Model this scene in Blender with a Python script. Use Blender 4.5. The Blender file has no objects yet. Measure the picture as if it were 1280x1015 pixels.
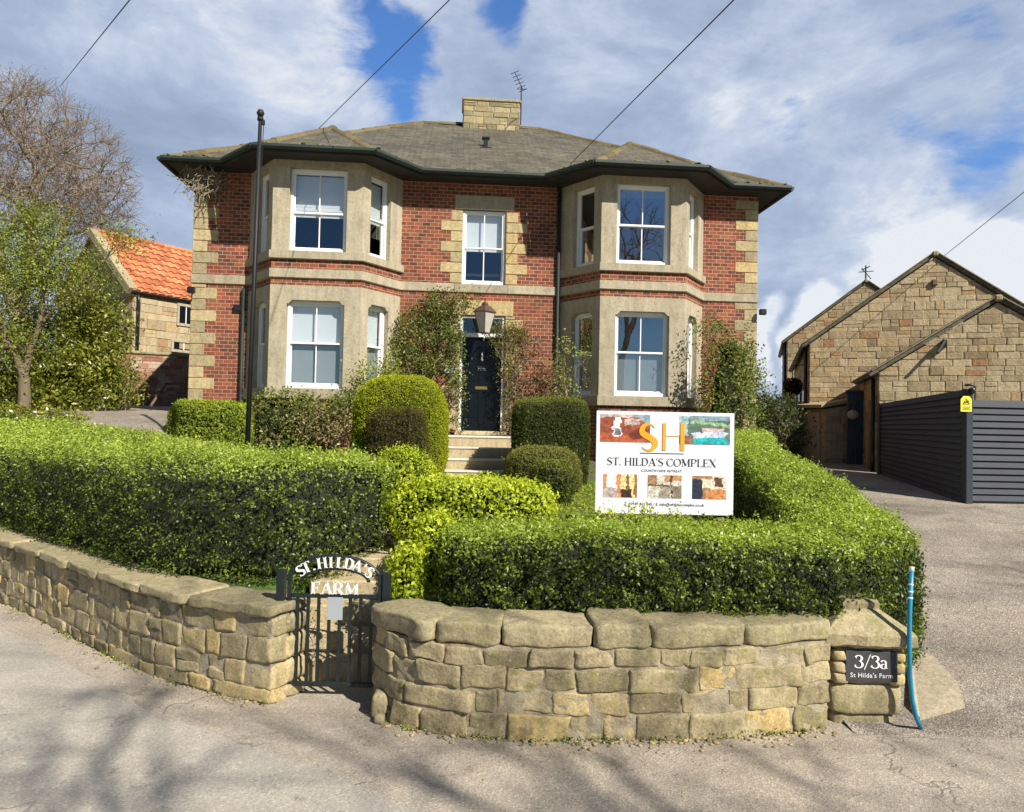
import bpy, math, random, bisect
import numpy as np
from mathutils import Vector, Matrix, noise as mnoise
R = math.radians
# ------------------------------------------------------------------ camera
scene = bpy.context.scene
F, CX, CY = 900.0, 640.0, 507.5
EYE = Vector((0, 0, 1.9))
_p, _r = R(1.46), R(1.2)
FW = Vector((0, math.cos(_p), math.sin(_p))); _u = Vector((0, -math.sin(_p), math.cos(_p))); _x = Vector((1, 0, 0))
RT = _x*math.cos(_r) + _u*math.sin(_r); UP = -_x*math.sin(_r) + _u*math.cos(_r)
cam_d = bpy.data.cameras.new('camera'); cam = bpy.data.objects.new('camera', cam_d)
scene.collection.objects.link(cam)
cam.matrix_world = Matrix.Translation(EYE) @ Matrix((RT, UP, -FW)).transposed().to_4x4()
cam_d.sensor_width = 36; cam_d.lens = F/1280*36; cam_d.clip_end = 3000; cam_d.clip_start = .1
scene.camera = cam

def ray(px, py): return FW + RT*((px-CX)/F) - UP*((py-CY)/F)
def P(px, py, Y):
    d = ray(px, py); return EYE + d*(Y/d.y)
def PZ(px, py, z):
    d = ray(px, py); return EYE + d*((z-EYE.z)/d.z)

# ------------------------------------------------------------------ light, sky, exposure
SUN_EL, SUN_AZ = R(39), R(138)
SUN = Vector((math.sin(SUN_AZ)*math.cos(SUN_EL), math.cos(SUN_AZ)*math.cos(SUN_EL), math.sin(SUN_EL)))
sl = bpy.data.lights.new('sun', 'SUN'); sl.energy = 5.0; sl.angle = R(.5); sl.color = (1, .94, .84)
so = bpy.data.objects.new('sun', sl); scene.collection.objects.link(so)
so.rotation_euler = SUN.to_track_quat('Z', 'Y').to_euler(); so.location = (20, -20, 30)
scene.view_settings.view_transform = 'Standard'; scene.view_settings.look = 'None'
scene.view_settings.gamma = 1; scene.view_settings.exposure = 0.52
scene.view_settings.use_curve_mapping = False
scene.cycles.max_bounces = 6; scene.cycles.transparent_max_bounces = 12
scene.cycles.use_denoising = True

class NT:
    """tiny node-tree helper"""
    def __init__(s, tree): s.t = tree; s.n = tree.nodes; s.l = tree.links
    def new(s, typ, **kw):
        n = s.n.new(typ)
        for k, v in kw.items():
            if k == 'i':
                for a, b in v.items():
                    if isinstance(b, bpy.types.NodeSocket): s.l.new(b, n.inputs[a])
                    else: n.inputs[a].default_value = b
            else: setattr(n, k, v)
        return n
    def math(s, op, a, b=0.0, c=None, clamp=False):
        n = s.n.new('ShaderNodeMath'); n.operation = op; n.use_clamp = clamp
        for i, v in enumerate((a, b, c)):
            if v is None: continue
            if isinstance(v, bpy.types.NodeSocket): s.l.new(v, n.inputs[i])
            else: n.inputs[i].default_value = v
        return n.outputs[0]
    def noise(s, vec, scale, detail=4, rough=.55, dist=0.0):
        n = s.n.new('ShaderNodeTexNoise'); n.inputs['Scale'].default_value = scale
        n.inputs['Detail'].default_value = detail; n.inputs['Roughness'].default_value = rough
        n.inputs['Distortion'].default_value = dist
        if vec is not None: s.l.new(vec, n.inputs['Vector'])
        return n.outputs['Fac']
    def ramp(s, fac, stops, interp='LINEAR'):
        n = s.n.new('ShaderNodeValToRGB'); n.color_ramp.interpolation = interp
        e = n.color_ramp.elements
        while len(e) > 1: e.remove(e[-1])
        for i, (p, c) in enumerate(stops):
            el = e[0] if i == 0 else e.new(p)
            el.position = p
            if not hasattr(c, '__len__'): c = (c, c, c)
            el.color = (*c, 1)
        s.l.new(fac, n.inputs[0]); return n.outputs[0]
    def maprange(s, v, a, b, c=0, d=1, smooth=False):
        n = s.n.new('ShaderNodeMapRange')
        if smooth: n.interpolation_type = 'SMOOTHSTEP'
        s.l.new(v, n.inputs[0])
        for i, x in enumerate((a, b, c, d)): n.inputs[i+1].default_value = x
        return n.outputs[0]
    def mix(s, fac, a, b, blend='MIX'):
        n = s.n.new('ShaderNodeMix'); n.data_type = 'RGBA'; n.blend_type = blend
        for i, v in ((0, fac), (6, a), (7, b)):
            if isinstance(v, bpy.types.NodeSocket): s.l.new(v, n.inputs[i])
            elif i == 0: n.inputs[0].default_value = v
            else: n.inputs[i].default_value = (*v, 1)
        return n.outputs[2]
    def mapping(s, vec, scale=(1, 1, 1), loc=(0, 0, 0), rot=(0, 0, 0)):
        n = s.n.new('ShaderNodeMapping'); n.inputs['Scale'].default_value = scale
        n.inputs['Location'].default_value = loc; n.inputs['Rotation'].default_value = rot
        s.l.new(vec, n.inputs['Vector']); return n.outputs[0]

world = bpy.data.worlds.new('World'); scene.world = world; world.use_nodes = True
w = NT(world.node_tree); w.n.clear()
skyn = w.new('ShaderNodeTexSky', sky_type='NISHITA', sun_disc=False)
skyn.sun_elevation = SUN_EL; skyn.sun_rotation = SUN_AZ; skyn.air_density = 1.3; skyn.dust_density = .6; skyn.ozone_density = 2.5
tc = w.new('ShaderNodeTexCoord').outputs['Generated']
def vecadd(a, b, k):
    m = w.new('ShaderNodeVectorMath', operation='MULTIPLY_ADD'); w.l.new(a, m.inputs[0])
    m.inputs[1].default_value = (k, k, k); w.l.new(b, m.inputs[2]); return m.outputs[0]
wn = w.n.new('ShaderNodeTexNoise'); wn.inputs['Scale'].default_value = 5; wn.inputs['Detail'].default_value = 6; w.l.new(tc, wn.inputs['Vector'])
sub = w.new('ShaderNodeVectorMath', operation='SUBTRACT'); w.l.new(wn.outputs['Color'], sub.inputs[0]); sub.inputs[1].default_value = (.5, .5, .5)
wdir = vecadd(sub.outputs[0], tc, .28)
def spot(px, py, rad, inner=0.0):
    """soft mask round the sky direction seen at that place"""
    c = ray(px, py).normalized()
    d = w.new('ShaderNodeVectorMath', operation='DOT_PRODUCT')
    nn = w.new('ShaderNodeVectorMath', operation='NORMALIZE'); w.l.new(wdir, nn.inputs[0])
    w.l.new(nn.outputs[0], d.inputs[0]); d.inputs[1].default_value = c
    return w.maprange(d.outputs['Value'], math.cos(rad), math.cos(inner), 0, 1, True)
sm = w.mapping(tc, (1, 1, 2.6), (3.1, .4, .2))
n1 = w.noise(sm, 2.6, 12, .64, .35)
n2 = w.noise(w.mapping(tc, (1, 1, 2.0), (7.7, 1.3, 2.2)), 4.5, 12, .66, .25)
dens = w.math('MULTIPLY_ADD', n1, 1.0, .42)
for px, py, rad, k in [(455, 90, .13, -.46), (500, 60, .08, -.16), (635, 20, .09, -.32), (1215, 115, .13, -.40), (1120, 30, .07, -.16), (1010, 140, .12, -.30), (920, 165, .09, -.28), (770, 180, .10, -.3), (560, 60, .10, .16), (530, 130, .07, .15), (1250, 20, .15, .15), (190, 300, .13, -.2),
                       (85, 245, .10, -.22),  (1000, 250, .25, .12), (1040, 370, .06, .5), (1180, 310, .11, .5), (1270, 330, .10, .5), (955, 402, .035, .5), (960, 440, .06, -.15),
                       (200, 60, .35, .22), (850, 60, .2, .15), (1100, 60, .12, .1), (985, 330, .05, -.3)]:
    dens = w.math('MULTIPLY_ADD', spot(px, py, rad), k, dens)
sepw = w.new('ShaderNodeSeparateXYZ'); w.l.new(tc, sepw.inputs[0])
dens = w.math('MULTIPLY_ADD', w.maprange(sepw.outputs[1], .35, -.3, 0, 1, True), -.42, dens)
cov = w.maprange(dens, .49, .70, 0, .96, True)
bright = w.math('MULTIPLY_ADD', n2, 1.9, -.36)
for px, py, rad, k in [(1035, 375, .055, .8), (1180, 315, .11, .55), (1265, 340, .10, .6), (955, 402, .035, .6), (60, 60, .3, -.04), (200, 130, .3, -.05), (350, 60, .12, .16), (160, 190, .15, .0), (700, 120, .2, -.03), (990, 90, .14, .05), (430, 30, .1, .12), (1250, 200, .2, .05), (1000, 230, .2, .05)]:
    bright = w.math('MULTIPLY_ADD', spot(px, py, rad), k, bright)
ccol = w.ramp(bright, [(.0, (.27, .335, .46)), (.3, (.32, .40, .55)), (.55, (.41, .49, .65)), (.8, (.56, .63, .76)), (1, (.80, .83, .87))])
csc = w.new('ShaderNodeVectorMath', operation='SCALE'); w.l.new(ccol, csc.inputs[0]); csc.inputs['Scale'].default_value = 7.3
skc = w.new('ShaderNodeVectorMath', operation='MULTIPLY'); w.l.new(skyn.outputs[0], skc.inputs[0]); skc.inputs[1].default_value = (.50, .76, 1.15)
wcol = w.mix(cov, skc.outputs[0], csc.outputs[0])
# unseen sky overhead and behind the camera dimmed to deepen the shadows
dull = w.math('MULTIPLY', w.maprange(sepw.outputs[1], .25, -.35, 1, .4, True), w.maprange(sepw.outputs[2], .55, .8, 1, .5, True))
wsc = w.new('ShaderNodeVectorMath', operation='SCALE'); w.l.new(wcol, wsc.inputs[0]); w.l.new(dull, wsc.inputs['Scale']); wcol = wsc.outputs[0]
bg = w.new('ShaderNodeBackground', i={'Color': wcol, 'Strength': .1})
wo = w.new('ShaderNodeOutputWorld', i={'Surface': bg.outputs[0]})

# ------------------------------------------------------------------ materials
def M_new(name):
    m = bpy.data.materials.new(name); m.use_nodes = True
    t = NT(m.node_tree); b = t.n['Principled BSDF']
    return m, t, b
def tcoord(t, which='Object'): return t.new('ShaderNodeTexCoord').outputs[which]
def tint(t):
    a = t.new('ShaderNodeAttribute', attribute_name='tint'); s = t.new('ShaderNodeSeparateColor'); t.l.new(a.outputs['Color'], s.inputs[0])
    return s.outputs[0], s.outputs[1]
def bump(t, b, h, strength=.5, dist=.01):
    n = t.new('ShaderNodeBump', i={'Height': h, 'Strength': strength, 'Distance': dist}); t.l.new(n.outputs[0], b.inputs['Normal'])
def plain(name, col, rough=.5, metal=0, var=.12, scale=8, bmp=0.0, spec=None):
    m, t, b = M_new(name); c = tcoord(t)
    n = t.noise(c, scale, 5)
    lo = tuple(x*(1-var) for x in col); hi = tuple(min(1, x*(1+var)) for x in col)
    t.l.new(t.ramp(n, [(.3, lo), (.7, hi)]), b.inputs['Base Color'])
    b.inputs['Roughness'].default_value = rough; b.inputs['Metallic'].default_value = metal
    if spec is not None: b.inputs['Specular IOR Level'].default_value = spec
    if bmp: bump(t, b, t.noise(c, scale*6, 5), bmp, .01)
    return m
def m_stone(name, stops, moss=.35, mosscol=(.20, .19, .06), dark=.5, scale=1.0, rough=.92, hard=1.0, pit=0.0):
    """stone tinted per block, with lichen, pits and stains"""
    m, t, b = M_new(name); c = tcoord(t)
    a, a2 = tint(t)
    col = t.ramp(a, stops)
    n = t.noise(c, 5*scale, 8, .65); n3 = t.noise(c, 26*scale, 6, .7); n4 = t.noise(t.mapping(c, (2.2, 2.2, .45)), 5*scale, 5, .6)
    col = t.mix(.75*hard, col, t.ramp(n3, [(.3, (.55, .53, .5)), (.5, (.95, .95, .95)), (.72, (1.25, 1.22, 1.15))]), 'MULTIPLY')
    col = t.mix(.6, col, t.ramp(n4, [(.35, (.7, .68, .62)), (.6, (1.08, 1.06, 1.02))]), 'MULTIPLY')
    if moss: col = t.mix(t.maprange(t.math('MULTIPLY_ADD', a2, .12, n), .60, .78, 0, moss, True), col, mosscol)
    col = t.mix(t.maprange(t.noise(c, 2.3*scale, 7, .7), .56, .74, 0, dark, True), col, (.09, .08, .06))
    if pit:
        col = t.mix(t.maprange(t.noise(c, 6.5, 9, .78), .54, .64, 0, .45, True), col, (.115, .10, .06)); lv = t.noise(c, 46, 5, .75); col = t.mix(t.maprange(lv, .58, .66, 0, pit), col, (.62, .57, .40)); col = t.mix(t.maprange(lv, .40, .33, 0, pit), col, (.10, .085, .05))
    t.l.new(col, b.inputs['Base Color']); b.inputs['Roughness'].default_value = rough
    b.inputs['Specular IOR Level'].default_value = .2
    h = t.math('ADD', t.math('MULTIPLY', n3, .7), n); bump(t, b, h, .7*hard, .02/scale)
    return m
MAT = {}
m, t, b = M_new('brick')
uv = tcoord(t, 'UV')
bk = t.new('ShaderNodeTexBrick', i={'Vector': uv, 'Scale': 1.0, 'Mortar Size': .0065, 'Brick Width': .165, 'Row Height': .075, 'Bias': -.1, 'Mortar Smooth': .3,
     'Color1': (.315, .092, .048, 1), 'Color2': (.125, .042, .030, 1), 'Mortar': (.40, .33, .245, 1)})
nb = t.noise(uv, 1.1, 6, .6); nc = t.noise(uv, 30, 5, .6)
bc = t.mix(.8, bk.outputs[0], t.ramp(nb, [(.3, (.62, .60, .60)), (.7, (1.28, 1.24, 1.15))]), 'MULTIPLY')
bc = t.mix(.5, bc, t.ramp(nc, [(.3, (.7, .7, .7)), (.7, (1.25, 1.25, 1.25))]), 'MULTIPLY')
cell = t.new('ShaderNodeTexWhiteNoise', noise_dimensions='3D')
sn = t.new('ShaderNodeVectorMath', operation='SNAP'); t.l.new(t.mapping(uv, (1, 1, 1), (0, 0, 0)), sn.inputs[0]); sn.inputs[1].default_value = (.1, .075, 1)
t.l.new(sn.outputs[0], cell.inputs[0])
bc = t.mix(t.math('MULTIPLY', t.maprange(cell.outputs[0], .8, .9), t.math('SUBTRACT', 1.0, bk.outputs[1])), bc, t.mix(.55, bc, (.09, .04, .03)))
t.l.new(bc, b.inputs['Base Color']); b.inputs['Roughness'].default_value = .9; b.inputs['Specular IOR Level'].default_value = .2
bump(t, b, t.math('SUBTRACT', t.math('MULTIPLY', nc, .4), bk.outputs[1]), .7, .008); MAT['brick'] = m

MAT['sandstone'] = m_stone('sandstone', [(0, (.37, .325, .235)), (.5, (.43, .38, .28)), (1, (.47, .41, .295))], .5, (.27, .25, .15), .30, .8, hard=.65)
MAT['quoin'] = m_stone('quoin_stone', [(0, (.33, .285, .18)), (.45, (.43, .36, .21)), (.8, (.51, .42, .235)), (1, (.52, .39, .18))], .3, (.24, .21, .10), .12, .8)
MAT['rubble'] = m_stone('rubble_stone', [(0, (.24, .205, .125)), (.35, (.36, .305, .185)), (.7, (.47, .395, .24)), (.93, (.53, .42, .21)), (1, (.54, .41, .19))], .85, (.27, .255, .085), .55, 2.2, hard=1.25, pit=.55)
MAT['coping'] = m_stone('coping_stone', [(0, (.28, .245, .15)), (.5, (.38, .33, .20)), (1, (.46, .39, .24))], .9, (.27, .26, .095), .5, 2.0, hard=1.25, pit=.55)
MAT['barn'] = m_stone('barn_stone', [(0, (.27, .20, .125)), (.1, (.38, .295, .18)), (.4, (.46, .375, .235)), (.75, (.52, .43, .275)), (.9, (.50, .37, .20)), (.965, (.40, .25, .13)), (1, (.38, .20, .11))], .3, (.25, .22, .13), .35, .8)
MAT['mortar'] = plain('mortar', (.42, .35, .235), .95, var=.3, scale=14, bmp=.6)
MAT['mortar_dark'] = plain('mortar_dark', (.33, .28, .19), .95, var=.4, scale=12, bmp=.8)
MAT['step'] = m_stone('step_stone', [(0, (.46, .38, .24)), (1, (.55, .46, .29))], .3, (.25, .23, .1), .35, 1.5)
MAT['concrete'] = m_stone('concrete', [(0, (.40, .345, .25)), (1, (.45, .39, .285))], .1, (.3, .27, .2), .1, 2)
MAT['tread'] = plain('tread_nosing', (.62, .58, .49), .8, var=.12, scale=20)

m, t, b = M_new('slate'); uv = tcoord(t, 'UV')
bk = t.new('ShaderNodeTexBrick', i={'Vector': uv, 'Scale': 1.0, 'Mortar Size': .006, 'Brick Width': .26, 'Row Height': .17, 'Bias': 0, 'Mortar Smooth': .4,
     'Color1': (.130, .116, .085, 1), 'Color2': (.072, .066, .050, 1), 'Mortar': (.035, .032, .026, 1)})
c = tcoord(t); n = t.noise(c, .9, 7, .65); n2_ = t.noise(t.mapping(uv, (4, .8, 1)), 3, 6, .6)
col = t.mix(.9, bk.outputs[0], t.ramp(n, [(.3, (.75, .75, .72)), (.55, (1.1, 1.08, 1.0)), (.75, (1.5, 1.45, 1.35))]), 'MULTIPLY')
col = t.mix(t.maprange(t.noise(c, 3.5, 8, .75), .52, .72, 0, .6, True), col, (.20, .175, .085))
col = t.mix(.6, col, t.ramp(n2_, [(.3, (.7, .7, .7)), (.7, (1.3, 1.3, 1.28))]), 'MULTIPLY')
t.l.new(col, b.inputs['Base Color']); b.inputs['Roughness'].default_value = .75
sx = t.new('ShaderNodeSeparateXYZ'); t.l.new(uv, sx.inputs[0])
fr = t.math('FRACT', t.math('DIVIDE', sx.outputs[1], .17))
bump(t, b, t.math('SUBTRACT', t.math('MULTIPLY', fr, -.6), bk.outputs[1]), .6, .02); MAT['slate'] = m
MAT['moss_ridge'] = m_stone('mossy_ridge_tile', [(0, (.12, .095, .055)), (1, (.20, .165, .09))], .9, (.19, .165, .045), .7, 3)
MAT['pantile'] = m_stone('pantile', [(0, (.38, .125, .06)), (.5, (.54, .20, .09)), (1, (.62, .30, .15))], .0, dark=.12, scale=1, rough=.8)
MAT['asphalt_shingle'] = plain('barn_roof_tile', (.2, .16, .12), .9, var=.3, scale=5)

# road: worn asphalt with chippings, patches, pale dusty strips and cracks
def m_road(name, cols, gravel=1.0, seed=0.0):
    m, t, b = M_new(name); c = t.mapping(tcoord(t), loc=(seed, seed*.7, 0)); huge = t.noise(t.mapping(c, (.5, 1.6, 1), rot=(0, 0, .5)), .7, 5, .6)
    big = t.noise(c, .55, 6, .6, .4); mid = t.noise(c, 2.4, 7, .65); fine = t.noise(c, 70, 4, .7)
    vo = t.new('ShaderNodeTexVoronoi', i={'Vector': c, 'Scale': 95.0}); vs = t.new('ShaderNodeSeparateColor'); t.l.new(vo.outputs['Color'], vs.inputs[0])
    col = t.ramp(t.math('MULTIPLY_ADD', mid, .45, t.math('MULTIPLY', big, .6)), cols)
    col = t.mix(gravel, col, t.ramp(vs.outputs[0], [(0, (.55, .55, .55)), (.5, (.95, .95, .95)), (.88, (1.15, 1.13, 1.1)), (1, (1.8, 1.75, 1.65))]), 'MULTIPLY')
    col = t.mix(.6, col, t.ramp(fine, [(.3, (.7, .7, .7)), (.7, (1.25, 1.25, 1.25))]), 'MULTIPLY')
    col = t.mix(.8, col, t.ramp(huge, [(.36, (.62, .62, .63)), (.47, (.95, .95, .95)), (.62, (1.12, 1.10, 1.06))]), 'MULTIPLY')
    col = t.mix(t.maprange(t.noise(c, 1.7, 9, .75), .60, .66, 0, .45), col, (.10, .085, .07))
    v2 = t.new('ShaderNodeTexVoronoi', feature='DISTANCE_TO_EDGE', i={'Scale': .8})
    cc = t.new('ShaderNodeVectorMath', operation='MULTIPLY_ADD'); nz = t.n.new('ShaderNodeTexNoise'); nz.inputs['Scale'].default_value = 3; nz.inputs['Detail'].default_value = 6
    t.l.new(c, nz.inputs['Vector']); t.l.new(nz.outputs['Color'], cc.inputs[0]); cc.inputs[1].default_value = (.7, .7, .7); t.l.new(c, cc.inputs[2]); t.l.new(cc.outputs[0], v2.inputs['Vector'])
    crk = t.math('MULTIPLY', t.maprange(v2.outputs['Distance'], .0, .012, 1, 0), t.maprange(big, .45, .6, 0, .55))
    col = t.mix(crk, col, (.06, .05, .04))
    t.l.new(col, b.inputs['Base Color']); b.inputs['Roughness'].default_value = .93; b.inputs['Specular IOR Level'].default_value = .25
    h = t.math('ADD', t.math('MULTIPLY', vo.outputs['Distance'], gravel), t.math('MULTIPLY', fine, .6))
    bump(t, b, t.math('MULTIPLY_ADD', crk, -1.5, h), .8, .006)
    return m
MAT['road'] = m_road('road_surface', [(.30, (.25, .215, .175)), (.46, (.35, .305, .25)), (.58, (.43, .375, .305)), (.7, (.50, .44, .36))], .5)
MAT['tarmac'] = m_road('tarmac_surface', [(.3, (.33, .305, .26)), (.5, (.42, .385, .33)), (.62, (.49, .445, .375)), (.72, (.54, .49, .41))], .35, 5.0)
MAT['drive'] = m_road('driveway_surface', [(.32, (.21, .18, .145)), (.5, (.30, .26, .215)), (.62, (.37, .325, .27)), (.74, (.44, .39, .325))], 1.0, 11.0)
MAT['soil'] = plain('soil', (.12, .09, .055), 1, var=.4, scale=10, bmp=1)
m, t, b = M_new('turf'); c = tcoord(t)
t.l.new(t.mix(t.maprange(t.noise(c, .8, 5), .5, .62), t.ramp(t.noise(c, 14, 6, .7), [(.3, (.05, .10, .012)), (.7, (.13, .22, .03))]), t.ramp(t.noise(c, 9, 5), [(.3, (.09, .065, .04)), (.7, (.17, .13, .08))])), b.inputs['Base Color'])
b.inputs['Roughness'].default_value = 1; bump(t, b, t.noise(c, 60, 4), 1, .03); MAT['turf'] = m

def m_leaf(name, stops, transl=.35, rough=.5, spec=.35):
    m, t, b = M_new(name); a, a2 = tint(t)
    col = t.ramp(a, stops)
    t.l.new(col, b.inputs['Base Color']); b.inputs['Roughness'].default_value = rough; b.inputs['Specular IOR Level'].default_value = spec
    tr = t.new('ShaderNodeBsdfTranslucent'); tcol = t.mix(1, col, (1.3, 1.35, .6), 'MULTIPLY'); t.l.new(tcol, tr.inputs['Color'])
    mx = t.new('ShaderNodeMixShader', i={0: transl}); t.l.new(b.outputs[0], mx.inputs[1]); t.l.new(tr.outputs[0], mx.inputs[2])
    t.l.new(mx.outputs[0], t.n['Material Output'].inputs['Surface']); return m
LEAF = {
 'privet': m_leaf('privet_leaf', [(0, (.018, .028, .007)), (.35, (.070, .105, .016)), (.7, (.27, .36, .045)), (1, (.52, .62, .11))], .42, rough=.4, spec=.45),
 'privet_bright': m_leaf('bright_privet_leaf', [(0, (.09, .13, .010)), (.4, (.22, .29, .025)), (.8, (.38, .43, .04)), (1, (.52, .52, .07))]),
 'dark': m_leaf('dark_evergreen_leaf', [(0, (.016, .026, .010)), (.5, (.05, .075, .018)), (.85, (.11, .14, .03)), (1, (.19, .2, .05))], rough=.35, spec=.5),
 'golden': m_leaf('golden_leaf', [(0, (.18, .24, .012)), (.5, (.46, .54, .03)), (1, (.72, .76, .09))]),
 'yew': m_leaf('clipped_yew_leaf', [(0, (.12, .15, .008)), (.5, (.33, .38, .018)), (1, (.56, .56, .04))], rough=.7, spec=.15),
 'boxdark': m_leaf('clipped_box_leaf', [(0, (.02, .03, .008)), (.5, (.085, .11, .022)), (1, (.22, .24, .05))], rough=.7, spec=.15),
 'brown': m_leaf('bronzed_leaf', [(0, (.05, .04, .015)), (.5, (.12, .105, .03)), (1, (.2, .2, .05))], rough=.8, spec=.1),
 'olive': m_leaf('olive_leaf', [(0, (.09, .09, .025)), (.5, (.19, .2, .045)), (1, (.32, .31, .09))], rough=.7, spec=.15),
 'rose': m_leaf('climber_leaf', [(0, (.05, .065, .015)), (.5, (.15, .19, .03)), (.85, (.30, .33, .06)), (1, (.4, .32, .14))]),
 'red': m_leaf('reddish_leaf', [(0, (.10, .05, .03)), (.4, (.2, .12, .06)), (.7, (.2, .2, .05)), (1, (.33, .3, .1))]),
 'laurel': m_leaf('laurel_leaf', [(0, (.03, .045, .008)), (.35, (.14, .17, .02)), (.7, (.34, .35, .05)), (1, (.62, .58, .18))], rough=.3, spec=.6),
 'spring': m_leaf('spring_leaf', [(0, (.10, .13, .02)), (.5, (.27, .31, .05)), (1, (.50, .5, .13))]),
 'bud': m_leaf('reddish_bud', [(0, (.26, .16, .10)), (.5, (.40, .28, .17)), (1, (.50, .42, .24))], rough=.8, spec=.1),
 'ivy': m_leaf('shade_leaf', [(0, (.015, .025, .008)), (1, (.08, .11, .02))]),
 'straw': m_leaf('dry_stalk', [(0, (.26, .19, .09)), (.5, (.42, .33, .17)), (1, (.55, .46, .26))], rough=.9, spec=.1),
 'flower': m_leaf('small_flower', [(0, (.75, .75, .7)), (1, (.95, .95, .9))]),
}
MAT['bark'] = m_stone('bark', [(0, (.13, .10, .07)), (1, (.24, .19, .13))], .4, (.2, .2, .08), .3, 2)
MAT['bark_grey'] = m_stone('grey_bark', [(0, (.23, .2, .15)), (1, (.34, .3, .22))], .3, (.2, .2, .08), .2, 2)
MAT['twig'] = plain('twig', (.25, .19, .135), .95, var=.4, scale=3)
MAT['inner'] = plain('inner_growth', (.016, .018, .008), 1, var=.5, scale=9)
MAT['white'] = plain('white_paint', (.80, .80, .78), .45, var=.03, scale=5)
MAT['black'] = plain('black_paint', (.012, .013, .014), .35, var=.2)
MAT['gloss_black'] = plain('gloss_black_door_paint', (.006, .008, .011), .22, var=.2, spec=.25)
MAT['gutter'] = plain('dark_green_gutter', (.012, .024, .019), .65, var=.2)
MAT['soffit'] = plain('dark_soffit', (.02, .02, .018), .7, var=.2)
MAT['iron'] = plain('painted_iron', (.010, .016, .018), .4, var=.4, scale=20, bmp=.2)
MAT['brass'] = plain('brass', (.55, .40, .14), .35, 1)
MAT['copper'] = plain('lantern_metal', (.15, .095, .07), .5, .5)
MAT['milk_glass'] = plain('lantern_glass', (.46, .42, .36), .3, var=.08)
MAT['grey_plastic'] = plain('grey_plastic', (.3, .3, .3), .5)
MAT['fence'] = plain('fence_paint', (.026, .031, .044), .7, var=.18, scale=3, bmp=.15)
MAT['blue_door'] = plain('blue_door_paint', (.045, .07, .12), .5)
MAT['cream_door'] = plain('pale_door_paint', (.42, .37, .28), .6)
MAT['yellow'] = plain('yellow_sign', (.85, .75, .04), .5, var=.04)
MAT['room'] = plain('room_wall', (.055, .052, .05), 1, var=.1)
MAT['blind'] = plain('white_blind', (.80, .82, .82), .8, var=.04, scale=2)
MAT['frost'] = plain('frosted_film', (.34, .38, .40), .5, var=.05, scale=2)
MAT['pole'] = plain('flagpole_paint', (.010, .011, .012), .6)
MAT['blue_pipe'] = plain('blue_pipe', (.01, .24, .42), .4, var=.12, scale=6)
MAT['slate_plate'] = plain('slate_plate', (.045, .048, .052), .6, var=.15, scale=20)
MAT['sign_white'] = plain('sign_board', (.80, .82, .84), .35, var=.015)
MAT['orange'] = plain('orange_print', (.78, .36, .02), .5, var=.03)
MAT['ink'] = plain('dark_print', (.05, .045, .06), .5)
MAT['grey_ink'] = plain('grey_print', (.2, .19, .2), .5)
MAT['cable'] = plain('cable', (.04, .04, .045), .6)
MAT['grass_basket'] = plain('green_basket', (.01, .06, .03), .9)
MAT['wood'] = plain('weathered_wood', (.16, .11, .07), .8, var=.3)
m, t, b = M_new('picture_print')
t.l.new(t.new('ShaderNodeAttribute', attribute_name='tint').outputs['Color'], b.inputs['Base Color']); b.inputs['Roughness'].default_value = .4; MAT['print'] = m
# window glass: mirror-like sky reflection over a view into the room
def m_glass(name, k):
    m, t, b = M_new(name); t.n.remove(b)
    gl = t.new('ShaderNodeBsdfGlossy', i={'Roughness': .01, 'Color': (.9, .95, 1, 1)})
    tr = t.new('ShaderNodeBsdfTransparent', i={'Color': (.86, .9, .92, 1)})
    lw = t.new('ShaderNodeLayerWeight', i={'Blend': .35})
    f = t.math('MULTIPLY_ADD', lw.outputs['Facing'], .5, k, clamp=True)
    bn = t.new('ShaderNodeBump', i={'Height': t.noise(tcoord(t), 1.6, 2, .4), 'Strength': .05, 'Distance': .03}); t.l.new(bn.outputs[0], gl.inputs['Normal'])
    mx = t.new('ShaderNodeMixShader', i={0: f}); t.l.new(tr.outputs[0], mx.inputs[1]); t.l.new(gl.outputs[0], mx.inputs[2])
    t.l.new(mx.outputs[0], t.n['Material Output'].inputs['Surface']); return m
MAT['glass'] = m_glass('window_glass', .15); MAT['glass_clear'] = m_glass('clear_window_glass', .34)

# ------------------------------------------------------------------ mesh tools
COL = scene.collection
ROOT = {}
def props(o, label=None, cat=None, group=None, kind=None):
    if label: o['label'] = label
    if cat: o['category'] = cat
    if group: o['group'] = group
    if kind: o['kind'] = kind
    return o
def thing(name, label, cat, loc=(0, 0, 0), rotz=0, group=None):
    o = bpy.data.objects.new(name, None); COL.objects.link(o); o.location = loc; o.rotation_euler = (0, 0, rotz)
    o.empty_display_size = .2
    ROOT[o] = (Matrix.Translation(Vector(loc)) @ Matrix.Rotation(rotz, 4, 'Z')).inverted()
    return props(o, label, cat, group)
def rootinv(o):
    while o.parent: o = o.parent
    return ROOT.get(o)
def finish(me, name, mat, parent, smooth, org=None):
    o = bpy.data.objects.new(name, me); COL.objects.link(o)
    if mat: me.materials.append(MAT[mat] if isinstance(mat, str) else mat)
    if parent: o.parent = parent
    if org is not None: o.location = org
    if smooth: me.polygons.foreach_set('use_smooth', [True]*len(me.polygons))
    return o
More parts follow.
